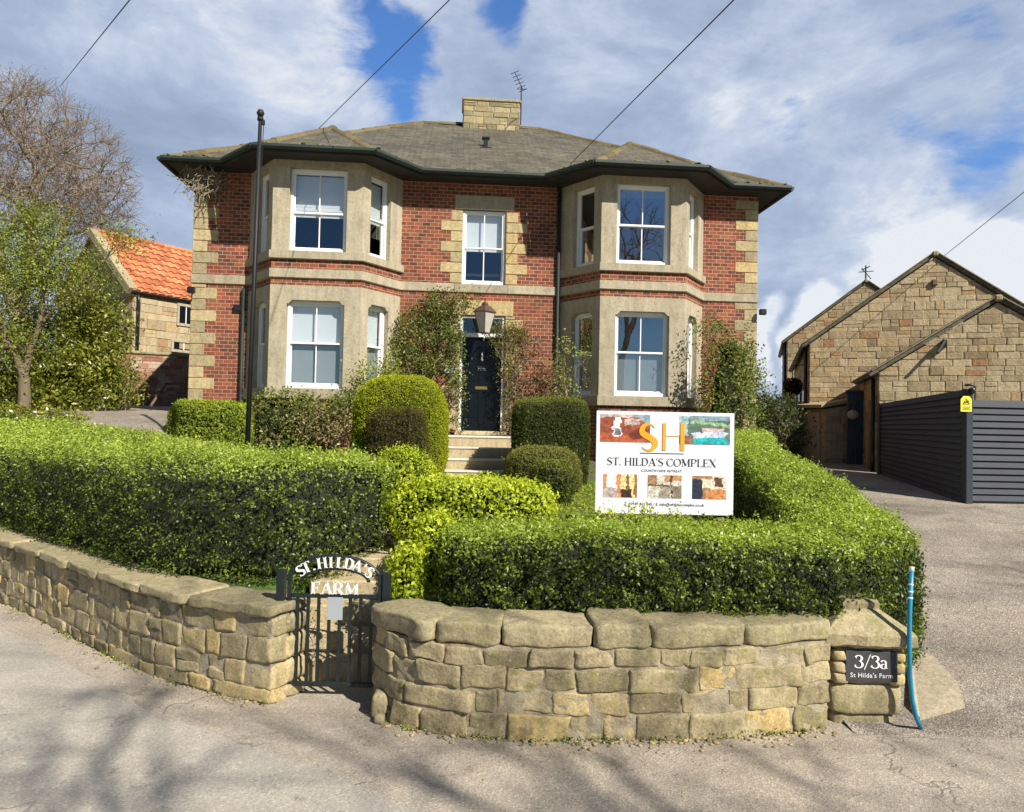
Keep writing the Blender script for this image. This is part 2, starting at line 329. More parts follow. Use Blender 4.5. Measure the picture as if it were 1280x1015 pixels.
class MB:
    def __init__(s, seed=0): s.v = []; s.f = []; s.c = []; s.rnd = random.Random(seed)
    def face(s, pts, tint=None):
        i = len(s.v); s.v += [tuple(p) for p in pts]; s.f.append(tuple(range(i, i+len(pts)))); s.c.append(tint or (.5, .5, 0)); return s
    def mesh(s, vs, fs, tint=None):
        i = len(s.v); s.v += [tuple(p) for p in vs]
        for f in fs: s.f.append(tuple(i+k for k in f)); s.c.append(tint or (.5, .5, 0))
        return s
    def box(s, x0, x1, y0, y1, z0, z1, M=None, tint=None):
        v = [(x, y, z) for z in (z0, z1) for x, y in ((x0, y0), (x1, y0), (x1, y1), (x0, y1))]
        if M is not None: v = [M @ Vector(p) for p in v]
        return s.mesh(v, [(3, 2, 1, 0), (4, 5, 6, 7), (0, 1, 5, 4), (1, 2, 6, 5), (2, 3, 7, 6), (3, 0, 4, 7)], tint)
    def bbox(s, x0, x1, y0, y1, z0, z1, bv=.01, M=None, tint=None):
        """box with chamfered edges"""
        cx, cy, cz = (x0+x1)/2, (y0+y1)/2, (z0+z1)/2; hx, hy, hz = (x1-x0)/2, (y1-y0)/2, (z1-z0)/2
        bv = min(bv, hx*.9, hy*.9, hz*.9); vs = []; idx = {}
        for sx in (-1, 1):
            for sy in (-1, 1):
                for sz in (-1, 1):
                    for a in range(3):
                        d = [bv, bv, bv]; d[a] = 0
                        p = (cx+sx*(hx-d[0]), cy+sy*(hy-d[1]), cz+sz*(hz-d[2])); idx[(sx, sy, sz, a)] = len(vs); vs.append(p)
        fs = []
        for a in range(3):
            b_, c_ = (a+1) % 3, (a+2) % 3
            for sg in (-1, 1):
                q = []
                for sb, sc in ((-1, -1), (1, -1), (1, 1), (-1, 1)):
                    k = [0, 0, 0]; k[a] = sg; k[b_] = sb; k[c_] = sc; q.append(idx[(*k, a)])
                fs.append(q if sg > 0 else q[::-1])
            for sb in (-1, 1):      # edge chamfers along axis a between faces b_ and c_
                for sc in (-1, 1):
                    k0 = [0, 0, 0]; k0[a] = -1; k0[b_] = sb; k0[c_] = sc; k1 = list(k0); k1[a] = 1
                    q = [idx[(*k0, b_)], idx[(*k1, b_)], idx[(*k1, c_)], idx[(*k0, c_)]]
                    fs.append(q if sb*sc < 0 else q[::-1])
        for sx in (-1, 1):
            for sy in (-1, 1):
                for sz in (-1, 1):
                    q = [idx[(sx, sy, sz, a)] for a in range(3)]; fs.append(q if sx*sy*sz > 0 else q[::-1])
        if M is not None: vs = [M @ Vector(p) for p in vs]
        return s.mesh(vs, fs, tint)
    def prism(s, poly, z0, z1, M=None, tint=None):
        n = len(poly); v = [(x, y, z0) for x, y in poly]+[(x, y, z1) for x, y in poly]
        if M is not None: v = [M @ Vector(p) for p in v]
        return s.mesh(v, [tuple(range(n))[::-1], tuple(range(n, 2*n))]+[(i, (i+1) % n, (i+1) % n+n, i+n) for i in range(n)], tint)
    def tube(s, pts, rad, n=6, tint=None, caps=True):
        pts = [Vector(p) for p in pts]; rs = rad if hasattr(rad, '__len__') else [rad]*len(pts)
        vs = []; side = None
        for i, p in enumerate(pts):
            d = (pts[min(i+1, len(pts)-1)]-pts[max(i-1, 0)]).normalized()
            if side is None: side = d.orthogonal().normalized()
            else:
                side = side-d*side.dot(d); side = side.normalized() if side.length > 1e-6 else d.orthogonal().normalized()
            b_ = d.cross(side)
            for k in range(n):
                a = 2*math.pi*k/n; vs.append(p+(side*math.cos(a)+b_*math.sin(a))*rs[i])
        fs = [(i*n+k, i*n+(k+1) % n, (i+1)*n+(k+1) % n, (i+1)*n+k) for i in range(len(pts)-1) for k in range(n)]
        if caps and n > 3: fs += [tuple(range(n))[::-1], tuple(range((len(pts)-1)*n, len(pts)*n))]
        return s.mesh(vs, fs, tint)
    def lathe(s, prof, c, n=16, tint=None, square=False):
        vs = []
        for r_, z in prof:
            for k in range(n):
                a = 2*math.pi*(k+.5)/n; vs.append((c[0]+r_*math.cos(a), c[1]+r_*math.sin(a), c[2]+z))
        fs = [(i*n+k, i*n+(k+1) % n, (i+1)*n+(k+1) % n, (i+1)*n+k) for i in range(len(prof)-1) for k in range(n)]
        fs += [tuple(range(n))[::-1], tuple(range((len(prof)-1)*n, len(prof)*n))]
        return s.mesh(vs, fs, tint)
    def lump(s, M, hx, hy, hz, n=5, pw=5, amp=.012, seed=0, tint=None, freq=7):
        """rounded, chipped block in frame M"""
        vs, fs, ids = [], [], {}
        def vid(p):
            k = tuple(round(q*1000) for q in p)
            if k in ids: return ids[k]
            l = (abs(p[0])**pw+abs(p[1])**pw+abs(p[2])**pw)**(1/pw)
            q = Vector((p[0]*hx, p[1]*hy, p[2]*hz))/max(l, 1e-6)
            o = Vector((seed*3.7, seed*1.3, seed*2.1)); nv = mnoise.noise_vector(q*freq+o)*amp + mnoise.noise_vector(q*freq*3+o)*amp*.5 + mnoise.noise_vector(q*freq*7+o)*amp*.25
            ids[k] = len(vs); vs.append(M @ (q+nv)); return ids[k]
        g = [-1+2*i/n for i in range(n+1)]
        if pw > 7.5: g = [math.copysign(abs(q)**.55, q) for q in g]
        for a in range(3):
            b_, c_ = (a+1) % 3, (a+2) % 3
            for sg in (-1, 1):
                for i in range(n):
                    for j in range(n):
                        q = []
                        for u, v in ((i, j), (i+1, j), (i+1, j+1), (i, j+1)):
                            p = [0, 0, 0]; p[a] = sg; p[b_] = g[u]; p[c_] = g[v]; q.append(vid(p))
                        fs.append(q if sg > 0 else q[::-1])
        return s.mesh(vs, fs, tint)
    def build(s, name, mat, parent=None, smooth=False, world=False, org=None, uv=True):
        V = s.v
        if parent is not None and world:
            inv = rootinv(parent); V = [tuple(inv @ Vector(p)) for p in V]
        if org is not None: V = [(p[0]-org[0], p[1]-org[1], p[2]-org[2]) for p in V]
        me = bpy.data.meshes.new(name); me.from_pydata(V, [], s.f); me.update()
        L = np.array([l for f in s.f for l in f]); co = np.array(V)[L]
        cnt = [len(f) for f in s.f]
        if uv:
            nor = np.zeros(len(s.f)*3); me.polygons.foreach_get('normal', nor); nor = nor.reshape(-1, 3)
            nn = np.repeat(nor, cnt, 0)
            tx = np.stack([-nn[:, 1], nn[:, 0], np.zeros(len(nn))], 1); ln = np.linalg.norm(tx, axis=1, keepdims=True)
            flat = ln[:, 0] < .15; tx = np.where(flat[:, None], [1., 0, 0], tx/np.maximum(ln, 1e-6)); ty = np.cross(nn, tx)
            uvs = np.stack([(co*tx).sum(1), (co*ty).sum(1)], 1)
            ul = me.uv_layers.new(name='uv'); ul.data.foreach_set('uv', uvs.astype('f').ravel())
        ca = me.color_attributes.new('tint', 'FLOAT_COLOR', 'CORNER')
        cc = np.repeat(np.array([(*c, 1) for c in s.c], 'f'), cnt, 0); ca.data.foreach_set('color', cc.ravel())
        return finish(me, name, mat, parent, smooth, org)
    def tris(s):
        """triangles of this mesh as arrays (for scattering leaves)"""
        V = np.array(s.v); T = []
        for f in s.f:
            for k in range(1, len(f)-1): T.append((f[0], f[k], f[k+1]))
        T = np.array(T); return V[T[:, 0]], V[T[:, 1]], V[T[:, 2]]
def frame(o, xd, yd=None):
    """matrix with origin o, x along xd, z up"""
    x = Vector(xd).normalized(); z = Vector((0, 0, 1)); y = z.cross(x).normalized(); x = y.cross(z)
    return Matrix(((x.x, y.x, z.x, o[0]), (x.y, y.y, z.y, o[1]), (x.z, y.z, z.z, o[2]), (0, 0, 0, 1)))

def fnoise(p, f, seed=0.0):
    """cheap vectorised lumpy field in [-1,1]"""
    q = p*f+seed; x, y, z = q[:, 0], q[:, 1], q[:, 2]
    a = np.sin(x*1.7+1.3*np.sin(y*1.1+.5*z))+np.sin(y*2.1+1.7*np.sin(z*1.3+.7*x)+1)+np.sin(z*1.9+1.5*np.sin(x*1.2+.6*y)+2)
    b = np.sin(x*3.9+y*2.3+1.9*np.sin(z*2.7))+np.sin(y*4.3-z*3.1+1.7*np.sin(x*2.9))
    return (a/3*.65+b/2*.35)
def leaf_mesh(name, pos, nrm, size, mat, parent, rng, tint=None, aspect=.55, spread=.9, world=True, curl=.25, up=.0):
    N = len(pos)
    d = nrm+rng.normal(size=(N, 3))*spread; d[:, 2] += up
    d /= np.linalg.norm(d, axis=1, keepdims=True)
    t_ = np.cross(d, rng.normal(size=(N, 3))); t_ /= np.linalg.norm(t_, axis=1, keepdims=True); s_ = np.cross(d, t_)
    L = (np.asarray(size)*(.65+.7*rng.random(N)))[:, None]; W = L*aspect*.5
    V = np.stack([pos-t_*L*.5, pos+s_*W-t_*L*.05+d*L*curl*.5, pos+t_*L*.5, pos-s_*W-t_*L*.05+d*L*curl*.5], 1).reshape(-1, 3)
    if parent is not None and world:
        inv = np.array(rootinv(parent)); V = V @ inv[:3, :3].T+inv[:3, 3]
    me = bpy.data.meshes.new(name); me.vertices.add(4*N); me.vertices.foreach_set('co', V.astype('f').ravel())
    me.loops.add(4*N); me.loops.foreach_set('vertex_index', np.arange(4*N, dtype='i'))
    me.polygons.add(N); me.polygons.foreach_set('loop_start', np.arange(0, 4*N, 4, dtype='i'))
    me.update(calc_edges=True)
    if tint is None: tint = rng.random(N)
    c4 = np.ones((N, 4), 'f'); c4[:, 0] = np.clip(tint, 0, 1); c4[:, 1] = rng.random(N)
    ca = me.color_attributes.new('tint', 'FLOAT_COLOR', 'CORNER'); ca.data.foreach_set('color', np.repeat(c4, 4, 0).ravel())
    return finish(me, name, LEAF[mat], parent, False)
def scatter(mb, rng, size, cover=2.2, dist_scale=True, maxn=90000, mind=.0032):
    """sample points on a mesh's surface, finer near the camera"""
    A, B, C = mb.tris(); cr = np.cross(B-A, C-A); ar = np.linalg.norm(cr, axis=1)/2; nr = cr/np.maximum(ar[:, None]*2, 1e-9)
    cen = (A+B+C)/3; dist = np.linalg.norm(cen-np.array(EYE), axis=1)
    sz = np.maximum(size, mind*dist) if dist_scale else np.full(len(ar), size)
    back = ((cen-np.array(EYE))*nr).sum(1)/dist
    k = ar/(sz*sz*.5)*cover*np.where(back > .35, .35, 1)
    tot = k.sum(); n = int(min(tot, maxn)); idx = rng.choice(len(ar), n, p=k/tot)
    u = rng.random(n); v = rng.random(n); fl = u+v > 1; u[fl] = 1-u[fl]; v[fl] = 1-v[fl]
    return A[idx]+(B-A)[idx]*u[:, None]+(C-A)[idx]*v[:, None], nr[idx], sz[idx]
def foliage(mb, parent, mat, size, seed, rough=.05, cover=2.2, freq=9, hole=-.45, tbias=0.0, topmix=None, name='foliage', spread=.9, aspect=.55, maxn=90000, core=True, mind=.0032):
    rng = np.random.default_rng(seed)
    pos, nr, sz = scatter(mb, rng, size, cover, maxn=maxn, mind=mind)
    f1 = fnoise(pos, freq, seed*1.7); f2 = fnoise(pos, freq*2.7, seed*.9)
    keep = (f1*.6+f2*.5 > hole) | (rng.random(len(pos)) < .25)
    pos, nr, sz, f1, f2 = pos[keep], nr[keep], sz[keep], f1[keep], f2[keep]
    off = rough*(f1*.7+f2*.4)+rng.normal(size=len(pos))*rough*.45-rough*.2
    pos = pos+nr*off[:, None]
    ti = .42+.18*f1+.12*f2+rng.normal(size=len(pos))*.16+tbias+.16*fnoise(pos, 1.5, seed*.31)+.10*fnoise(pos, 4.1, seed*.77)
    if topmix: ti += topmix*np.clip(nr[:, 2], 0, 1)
    leaf_mesh(name, pos, nr, sz, mat, parent, rng, ti, aspect=aspect, spread=spread)
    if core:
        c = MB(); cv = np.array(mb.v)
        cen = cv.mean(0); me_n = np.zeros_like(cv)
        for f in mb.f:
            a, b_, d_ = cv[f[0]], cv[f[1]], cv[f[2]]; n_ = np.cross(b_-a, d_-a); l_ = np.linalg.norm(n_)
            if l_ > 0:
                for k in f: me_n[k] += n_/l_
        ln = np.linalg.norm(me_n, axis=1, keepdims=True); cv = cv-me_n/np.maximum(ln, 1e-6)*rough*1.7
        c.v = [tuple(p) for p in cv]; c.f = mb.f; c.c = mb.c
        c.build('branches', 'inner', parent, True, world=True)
def shoots(mb, parent, mat, size, seed, n):
    """stray sprigs that stand out of a clipped face"""
    rng = np.random.default_rng(seed); A, B, C = mb.tris(); cr = np.cross(B-A, C-A); ar = np.linalg.norm(cr, axis=1); nr = cr/np.maximum(ar[:, None], 1e-9)
    k = rng.choice(len(ar), n, p=ar*(.3+np.clip(nr[:, 2], 0, 1))/(ar*(.3+np.clip(nr[:, 2], 0, 1))).sum()); u = rng.random((n, 2)); u = np.where(u.sum(1, keepdims=True) > 1, 1-u, u)
    p0 = A[k]+(B-A)[k]*u[:, :1]+(C-A)[k]*u[:, 1:]; d = nr[k]*.6+rng.normal(size=(n, 3))*.35+np.array([0, 0, .5]); d /= np.linalg.norm(d, axis=1, keepdims=True); L = rng.uniform(.05, .13, n)
    pos = np.concatenate([p0+d*(L*q)[:, None]+rng.normal(size=(n, 3))*.008 for q in (.3, .45, .6, .72, .85, 1.0)]); nn = np.tile(d, (6, 1))
    leaf_mesh('shoots', pos, nn, np.full(len(pos), size*1.05), mat, parent, rng, .7+rng.normal(size=len(pos))*.12, spread=1.1)['kind'] = 'stuff'
def hedge_shape(path, seed=0, nseg=6, nring=14, lump=.04):
    """clipped hedge: path of (x, y, zbase, ztop, halfwidth); rounded-box section"""
    pts = []
    for i in range(len(path)-1):
        a, b_ = path[i], path[i+1]
        for k in range(nseg): pts.append([a[j]+(b_[j]-a[j])*k/nseg for j in range(5)])
    pts.append(list(path[-1]))
    mb = MB(); vs = []; m_ = len(pts)
    for i, p in enumerate(pts):
        q0, q1 = pts[max(i-1, 0)], pts[min(i+1, m_-1)]; d = Vector((q1[0]-q0[0], q1[1]-q0[1], 0)).normalized(); s_ = Vector((d.y, -d.x, 0))
        e = min(i, m_-1-i); sh = (.72, .93, 1.0)[min(e, 2)]
        h = (p[3]-p[2])
        for k in range(nring):
            a = 2*math.pi*(k+.5)/nring; ca, sa = math.cos(a), math.sin(a); pw = .35
            x_ = math.copysign(abs(ca)**pw, ca)*p[4]*sh; z_ = math.copysign(abs(sa)**pw, sa)*h/2*(1-(1-sh)*.4)
            q = Vector((p[0], p[1], p[2]+h/2))+s_*x_+Vector((0, 0, z_))
            q += mnoise.noise_vector(q*1.6+Vector((seed, 0, 0)))*lump+mnoise.noise_vector(q*4+Vector((seed, 5, 0)))*lump*.5
            vs.append(q)
    fs = [(i*nring+k, (i+1)*nring+k, (i+1)*nring+(k+1) % nring, i*nring+(k+1) % nring) for i in range(m_-1) for k in range(nring)]
    mb.mesh(vs, fs); c0 = sum((Vector(v) for v in vs[:nring]), Vector())/nring; c1 = sum((Vector(v) for v in vs[-nring:]), Vector())/nring
    b0 = len(vs)-nring
    # caps as fans in rings
    for k in range(nring):
        mb.face([vs[k], vs[(k+1) % nring], c0]); mb.face([vs[b0+(k+1) % nring], vs[b0+k], c1])
    # orient outward check
    A, B, C = mb.tris(); cen = np.array([p[:2]+[(p[2]+p[3])/2] for p in pts]).mean(0)
    return mb
def blob_shape(c, rx, ry, z0, z1, pxy=2.5, pz=2.5, seed=0, n=22, m_=14, lump=.03, taper=0.0, freq=2.5):
    mb = MB(); vs = []; h = (z1-z0)/2; zc = (z0+z1)/2
    for i in range(m_+1):
        ph = -math.pi/2+math.pi*i/m_; sp, cp = math.sin(ph), math.cos(ph)
        sz_ = math.copysign(abs(sp)**(2/pz), sp); sr = abs(cp)**(2/pz)
        for k in range(n):
            a = 2*math.pi*k/n; ca, sa = math.cos(a), math.sin(a)
            wv = 1-taper*(sz_*.5+.5)
            q = Vector((c[0]+math.copysign(abs(ca)**(2/pxy), ca)*rx*sr*wv, c[1]+math.copysign(abs(sa)**(2/pxy), sa)*ry*sr*wv, zc+sz_*h))
            q += mnoise.noise_vector(q*freq+Vector((seed, 0, 0)))*lump+mnoise.noise_vector(q*freq*2.4+Vector((seed, 9, 0)))*lump*.5
            vs.append(q)
    mb.mesh(vs, [(i*n+k, i*n+(k+1) % n, (i+1)*n+(k+1) % n, (i+1)*n+k) for i in range(m_) for k in range(n)])
    return mb

# ------------------------------------------------------------------ terrain
def interp(x, xs, ys): return float(np.interp(x, xs, ys))
def sstep(x, a, b_):
    u = min(1, max(0, (x-a)/(b_-a))); return u*u*(3-2*u)
WL = [(-60, 34), (-20, 17.5), (-9, 10.4), (-7, 8.9), (-5.25, 7.45), (-3.65, 6.09), (-2.6, 5.3), (-1.6, 4.86), (-.8, 4.86), (2.75, 4.55)]
WLx = [p[0] for p in WL]; WLy = [p[1] for p in WL]
def drive_z(y): return interp(y, [-50, 4.6, 7, 9, 11.25, 14.5, 18, 30, 60, 400], [0, 0, .27, .53, .8, 1.03, 1.14, 1.5, 2.5, 6])
XB = ([4.5, 5.2, 6, 7, 9, 11, 12.5, 14, 40], [2.25, 2.4, 2.75, 3.05, 3.15, 3.6, 4.2, 5.6, 6.6])
def garden_z(x, y):
    zc = interp(y, [5, 5.8, 6.3, 9, 12.4, 13.4, 14.5, 22, 40], [.5, .6, .74, .85, .9, 1.05, 1.3, 2.2, 2.7])
    tgt = interp(y, [5, 8, 10, 13.5, 22, 40], [.6, .95, 1.3, 1.95, 2.25, 2.8])
    zc += (tgt-zc)*sstep(-x, 3.0, 6.5)
    zc += (1.35-zc)*sstep(x, 1.5, 3.2)*sstep(y, 10.5, 13.5) if y < 15 else 0
    return zc
def ground_z(x, y):
    xb = interp(y, *XB)
    if x < 3.0 and y < interp(x, WLx, WLy)+.42: return -.12
    if -1.66 < x < -.45 and y < 6.3: return min(garden_z(x, y), max(-.12, (y-5.25)*.75-.22))
    g = garden_z(x, y); d_ = drive_z(y)-.03
    return g+(d_-g)*sstep(x, xb-.25, xb+.15)
def grid_sheet(name, xs, ys, zf, mat, dz=0.0, clip=None, **kw):
    mb = MB(); nx = len(xs); vs = [(x, y, zf(x, y)+dz) for y in ys for x in xs]; fs = []
    for j in range(len(ys)-1):
        for i in range(nx-1):
            if clip and not clip((xs[i]+xs[i+1])/2, (ys[j]+ys[j+1])/2): continue
            fs.append((j*nx+i, j*nx+i+1, (j+1)*nx+i+1, (j+1)*nx+i))
    mb.mesh(vs, fs); return props(mb.build(name, mat, smooth=True), kind='structure', **kw)
def rng_(a, b_, s_): return list(np.arange(a, b_+1e-6, s_))
gx = [-900, -300, -120, -60, -40, -30, -22, -17, -14, -13]+rng_(-12, 7.6, .16)+[8, 9, 10, 12, 14, 17, 22, 30, 45, 80, 200, 900]
gy = [-900, -300, -100, -40, -15, -5, 0, 3]+rng_(4.2, 15.4, .16)+[16, 17, 18, 20, 22, 25, 30, 40, 60, 100, 300, 900]
grid_sheet('ground', gx, gy, ground_z, 'turf', 0, label='garden ground of grass and bare soil')
def road_z(x, y): return 0.0
grid_sheet('road', [-60, -30, -15, -8, -4, 0, 4, 8, 15, 30, 60], [-60, -20, -5, 0, 2, 4, 6, 8, 10.4, 14, 20, 34], road_z, 'road', 0, label='worn beige road surface in front of the walls')
# darker tarmac lane, irregular inner edge
mb = MB(); pe = []
edge = [PZ(x_, y_, 0) for x_, y_ in [(-60, 765), (40, 800), (120, 850), (200, 895), (300, 930), (400, 958), (480, 1000), (600, 1040), (820, 1075), (1100, 1100)]]
top = []
for i in range(len(edge)-1):
    for k in range(6):
        p = edge[i].lerp(edge[i+1], k/6); top.append((p.x+mnoise.noise(Vector((p.x*3, p.y*3, 0)))*.07, p.y+mnoise.noise(Vector((p.x*4, p.y*4, 7)))*.07))
for a, b_ in zip(top[:-1], top[1:]): mb.face([(a[0]-3, a[1]-9, .004), (b_[0]-3, b_[1]-9, .004), (b_[0], b_[1], .004), (a[0], a[1], .004)])
props(mb.build('tarmac_lane', 'tarmac'), label='smoother grey tarmac lane at the lower left', kind='structure')
grid_sheet('driveway', rng_(2.2, 8, .2)+[9, 10, 12, 15, 20, 30], rng_(4.4, 19, .3)+[20, 24, 30, 40], lambda x, y: drive_z(y)+.012*sstep(y, 4.5, 6)+(.004 if y > 4.55 else -.02), 'drive', 0,
           clip=lambda x, y: x > interp(y, *XB)-.2, label='gravelly driveway running uphill beside the hedge')

# concrete ramp by the gate pier
cr = [PZ(x_, y_, .0) for x_, y_ in [(1138, 893), (1150, 905), (1206, 893), (1196, 872), (1166, 846), (1138, 838)]]
rz_ = [drive_z(p.y)+(.02 if i in (1, 2) else .045) for i, p in enumerate(cr)]; mb = MB(); mb.face([(p.x, p.y, z_) for p, z_ in zip(cr, rz_)], (.6, .5, 0))
for i in range(6):
    a, b_ = cr[i], cr[(i+1) % 6]; za, zb = rz_[i], rz_[(i+1) % 6]
    mb.face([(a.x, a.y, -.01), (b_.x, b_.y, -.01), (b_.x, b_.y, zb), (a.x, a.y, za)], (.5, .5, 0))
props(mb.build('concrete_ramp', 'concrete'), label='pale concrete ramp slab on the driveway beside the pier', kind='structure')

# ------------------------------------------------------------------ front walls (rubble)
class Path:
    def __init__(s, pts):
        s.p = [Vector((p[0], p[1], 0)) for p in pts]; s.c = [0]
        for a, b_ in zip(s.p[:-1], s.p[1:]): s.c.append(s.c[-1]+(b_-a).length)
        s.L = s.c[-1]
    def at(s, t_):
        t_ = min(max(t_, 0), s.L); i = min(bisect.bisect_right(s.c, t_)-1, len(s.p)-2)
        return s.p[i].lerp(s.p[i+1], (t_-s.c[i])/(s.c[i+1]-s.c[i]))
    def fr(s, t_, n, z):
        """frame at distance t along the front face, n metres behind it"""
        a, b_ = s.at(t_-.12), s.at(t_+.12); d = (b_-a).normalized(); M = frame((0, 0, 0), d)
        o = s.at(t_)+(M.to_3x3() @ Vector((0, 1, 0)))*n; return Matrix.Translation((o.x, o.y, z)) @ M
def smooth_path(pts, k=8):
    out = []
    for i in range(len(pts)-1):
        p0, p1, p2, p3 = pts[max(i-1, 0)], pts[i], pts[i+1], pts[min(i+2, len(pts)-1)]
        for j in range(k):
            u = j/k
            out.append(tuple(.5*((2*p1[a])+(-p0[a]+p2[a])*u+(2*p0[a]-5*p1[a]+4*p2[a]-p3[a])*u*u+(-p0[a]+3*p1[a]-3*p2[a]+p3[a])*u**3) for a in (0, 1)))
    return out+[tuple(pts[-1][:2])]
def rubble_wall(root, path, th, rows, cop_h, seed, slen=(.14, .34), clen=(.3, .55), over=.035, far=0, zfun=None, amp=.015):
    """rows: heights of the courses from the ground up"""
    rnd = random.Random(seed); zf = zfun or (lambda t_: 1.0)
    mb = MB(); core = MB(); H_ = sum(rows)
    n = int(path.L/.15)+1; a_ = [path.fr(path.L*i/n, 0, 0) for i in range(n+1)]
    for i in range(n):
        q = []
        for (M, t_) in ((a_[i], path.L*i/n), (a_[i+1], path.L*(i+1)/n)):
            q.append([M @ Vector((0, y_, z_)) for y_, z_ in ((-.024, -.1), (-.024, (H_+.01)*zf(t_)), (th-.02, (H_+.03)*zf(t_)), (th-.02, -.1))])
        for k in range(3): core.face([q[0][k], q[1][k], q[1][k+1], q[0][k+1]])
        if i == 0: core.face(q[0][::-1])
        if i == n-1: core.face(q[1])
    z = 0
    for ri, h in enumerate(rows):
        t_ = -.02
        while t_ < path.L-.02:
            L_ = rnd.choice((.7, 1, 1, 1.35))*rnd.uniform(*slen)*(1.2 if ri == 0 else 1)
            if path.L-t_-L_ < slen[0]*.8: L_ = path.L-t_+.02
            m_ = rnd.random(); hh = h*rnd.uniform(.9, 1.05)
            parts = [(z, h)] if rnd.random() > .16 or h < .13 else [(z, h*.48), (z+h*.5, h*.5)]
            for zz, h2 in parts:
                tc_ = t_+L_/2; dp = rnd.uniform(-.010, .006); gap = rnd.uniform(.000, .005)
                M = path.fr(tc_, .055+dp, (zz+h2/2)*zf(tc_)+rnd.uniform(-.01, .01)) @ Matrix.Rotation(rnd.uniform(-.06, .06), 4, 'Y') @ Matrix.Rotation(rnd.uniform(-.05, .05), 4, 'Z')
                mb.lump(M, L_/2-gap, .085, (h2/2)*zf(tc_)-gap*.7, 9 if not far else 6, rnd.uniform(10, 30), amp, rnd.random()*90, (min(1, max(0, rnd.gauss(.45, .30))), rnd.random(), 0), 9)
            t_ += L_
        z += h
    # end return stones
    for end in (0, 1):
        z = 0
        for h in rows:
            tc_ = .03 if end == 0 else path.L-.03; w2 = (th-.12)/2
            M = path.fr(tc_, .1+w2, (z+h/2)*zf(tc_))
            mb.lump(M, .06, w2, h/2*zf(tc_)-.006, 5, 7, amp, rnd.random()*90, (rnd.random()*.8, rnd.random(), 0), 9); z += h
    cp = MB(); t_ = -.05
    while t_ < path.L:
        L_ = rnd.uniform(*clen)
        if path.L-t_-L_ < clen[0]*.7: L_ = path.L-t_+.04
        tc_ = t_+L_/2; hh = cop_h*rnd.uniform(.88, 1.1)
        M = path.fr(tc_, th/2-over/2, (H_+.005)*zf(tc_)+hh/2) @ Matrix.Rotation(rnd.uniform(-.03, .03), 4, 'Y') @ Matrix.Rotation(rnd.uniform(-.03, .03), 4, 'X')
        cp.lump(M, L_/2-.003, th/2+over, hh/2, 14, 9, .015, rnd.random()*90, (rnd.random(), rnd.random(), 0), 6)
        t_ += L_
    core.build('mortar', 'mortar_dark', root, False, world=True)
    mb.build('stonework', 'rubble', root, True, world=True)
    cp.build('coping', 'coping', root, True, world=True)
RW = [PZ(*p, 0) for p in [(473, 884), (498, 902), (545, 915), (620, 921), (740, 924), (860, 922), (960, 916), (1030, 908)]]
RW = [(p.x, p.y) for p in RW]
root = thing('garden_wall', 'low rubble stone wall with rounded coping between the iron gate and the gate pier', 'wall', (.8, 4.5, 0))
rubble_wall(root, Path(smooth_path(RW)), .34, [.16, .13, .145, .11], .145, 4, slen=(.17, .36), clen=(.35, .62), over=.025)
LW = [PZ(*p, 0) for p in [(-150, 690), (0, 750), (100, 799), (200, 845), (340, 880)]]
LW = [(-30, 20), (-18, 15.0)]+[(p.x, p.y) for p in LW]
root = thing('garden_wall', 'long low stone wall with flat ledge coping curving away left of the gate', 'wall', (-4, 6, 0))
LP = Path(smooth_path(LW)); tot = LP.L
near = Path(smooth_path(LW[1:]))
rubble_wall(root, near, .34, [.10, .16, .17, .14], .075, 11, slen=(.14, .30), clen=(.5, 1.0), over=.045, far=1)

# gate pier
c = PZ(1092, 905, 0); root = thing('gate_pier', 'square stone gate pier with pyramid cap and slate number plate', 'gate pier', (c.x-.055, c.y+.16, 0), R(-2))
def piece(mat, hx, hy, z0, z1, seed, pw=9, amp=.008, name='stone_block', dx=0, dy=0, tint_=(.5, .5, 0), n=9):
    mb = MB(); mb.lump(Matrix.Translation((dx, dy, (z0+z1)/2)), hx, hy, (z1-z0)/2, n, pw, amp, seed, tint_, 8); return mb.build(name, mat, root, True)
piece('coping', .205, .17, -.02, .07, 3, 7, .012, 'footing')
piece('coping', .228, .195, .07, .265, 5, 10, .012, tint_=(.75, .6, 0))
piece('rubble', .21, .185, .26, .50, 8, 14, .006, tint_=(.4, .2, 0))
rnd = random.Random(5)
for xx in (-.17, .195):
    mb = MB()
    for k in range(3): mb.lump(Matrix.Translation((xx, -.155, .30+.075*k)), .05, .06, .035, 4, 5, .008, k*7+xx, (rnd.random(), .5, 0))
    mb.build('packing_stone', 'rubble', root, True)
mb = MB(); prof = [(.20, .50), (.255, .53), (.258, .60), (.245, .625), (.115, .72), (.105, .725), (.108, .765), (.085, .785)]
ng = 9; vs = []
for r_, z_ in prof:
    for k in range(4*ng):
        e, u = divmod(k, ng); u = -1+2*u/ng
        x_, y_ = [(u, -1), (1, u), (-u, 1), (-1, -u)][e]; q = Vector((x_*r_*1.1, y_*r_, z_)); q += mnoise.noise_vector(q*9)*.012+mnoise.noise_vector(q*25)*.005; vs.append(q)
N4 = 4*ng; mb.mesh(vs, [(i*N4+k, i*N4+(k+1) % N4, (i+1)*N4+(k+1) % N4, (i+1)*N4+k) for i in range(len(prof)-1) for k in range(N4)]+[tuple(range(N4))[::-1], tuple(range((len(prof)-1)*N4, len(prof)*N4))], (.7, .7, 0))
mb.build('cap', 'coping', root, False)
plate = MB().bbox(-.145, .185, -.215, -.20, .292, .485, .002).build('number_plate', 'slate_plate', root)
PIER = root

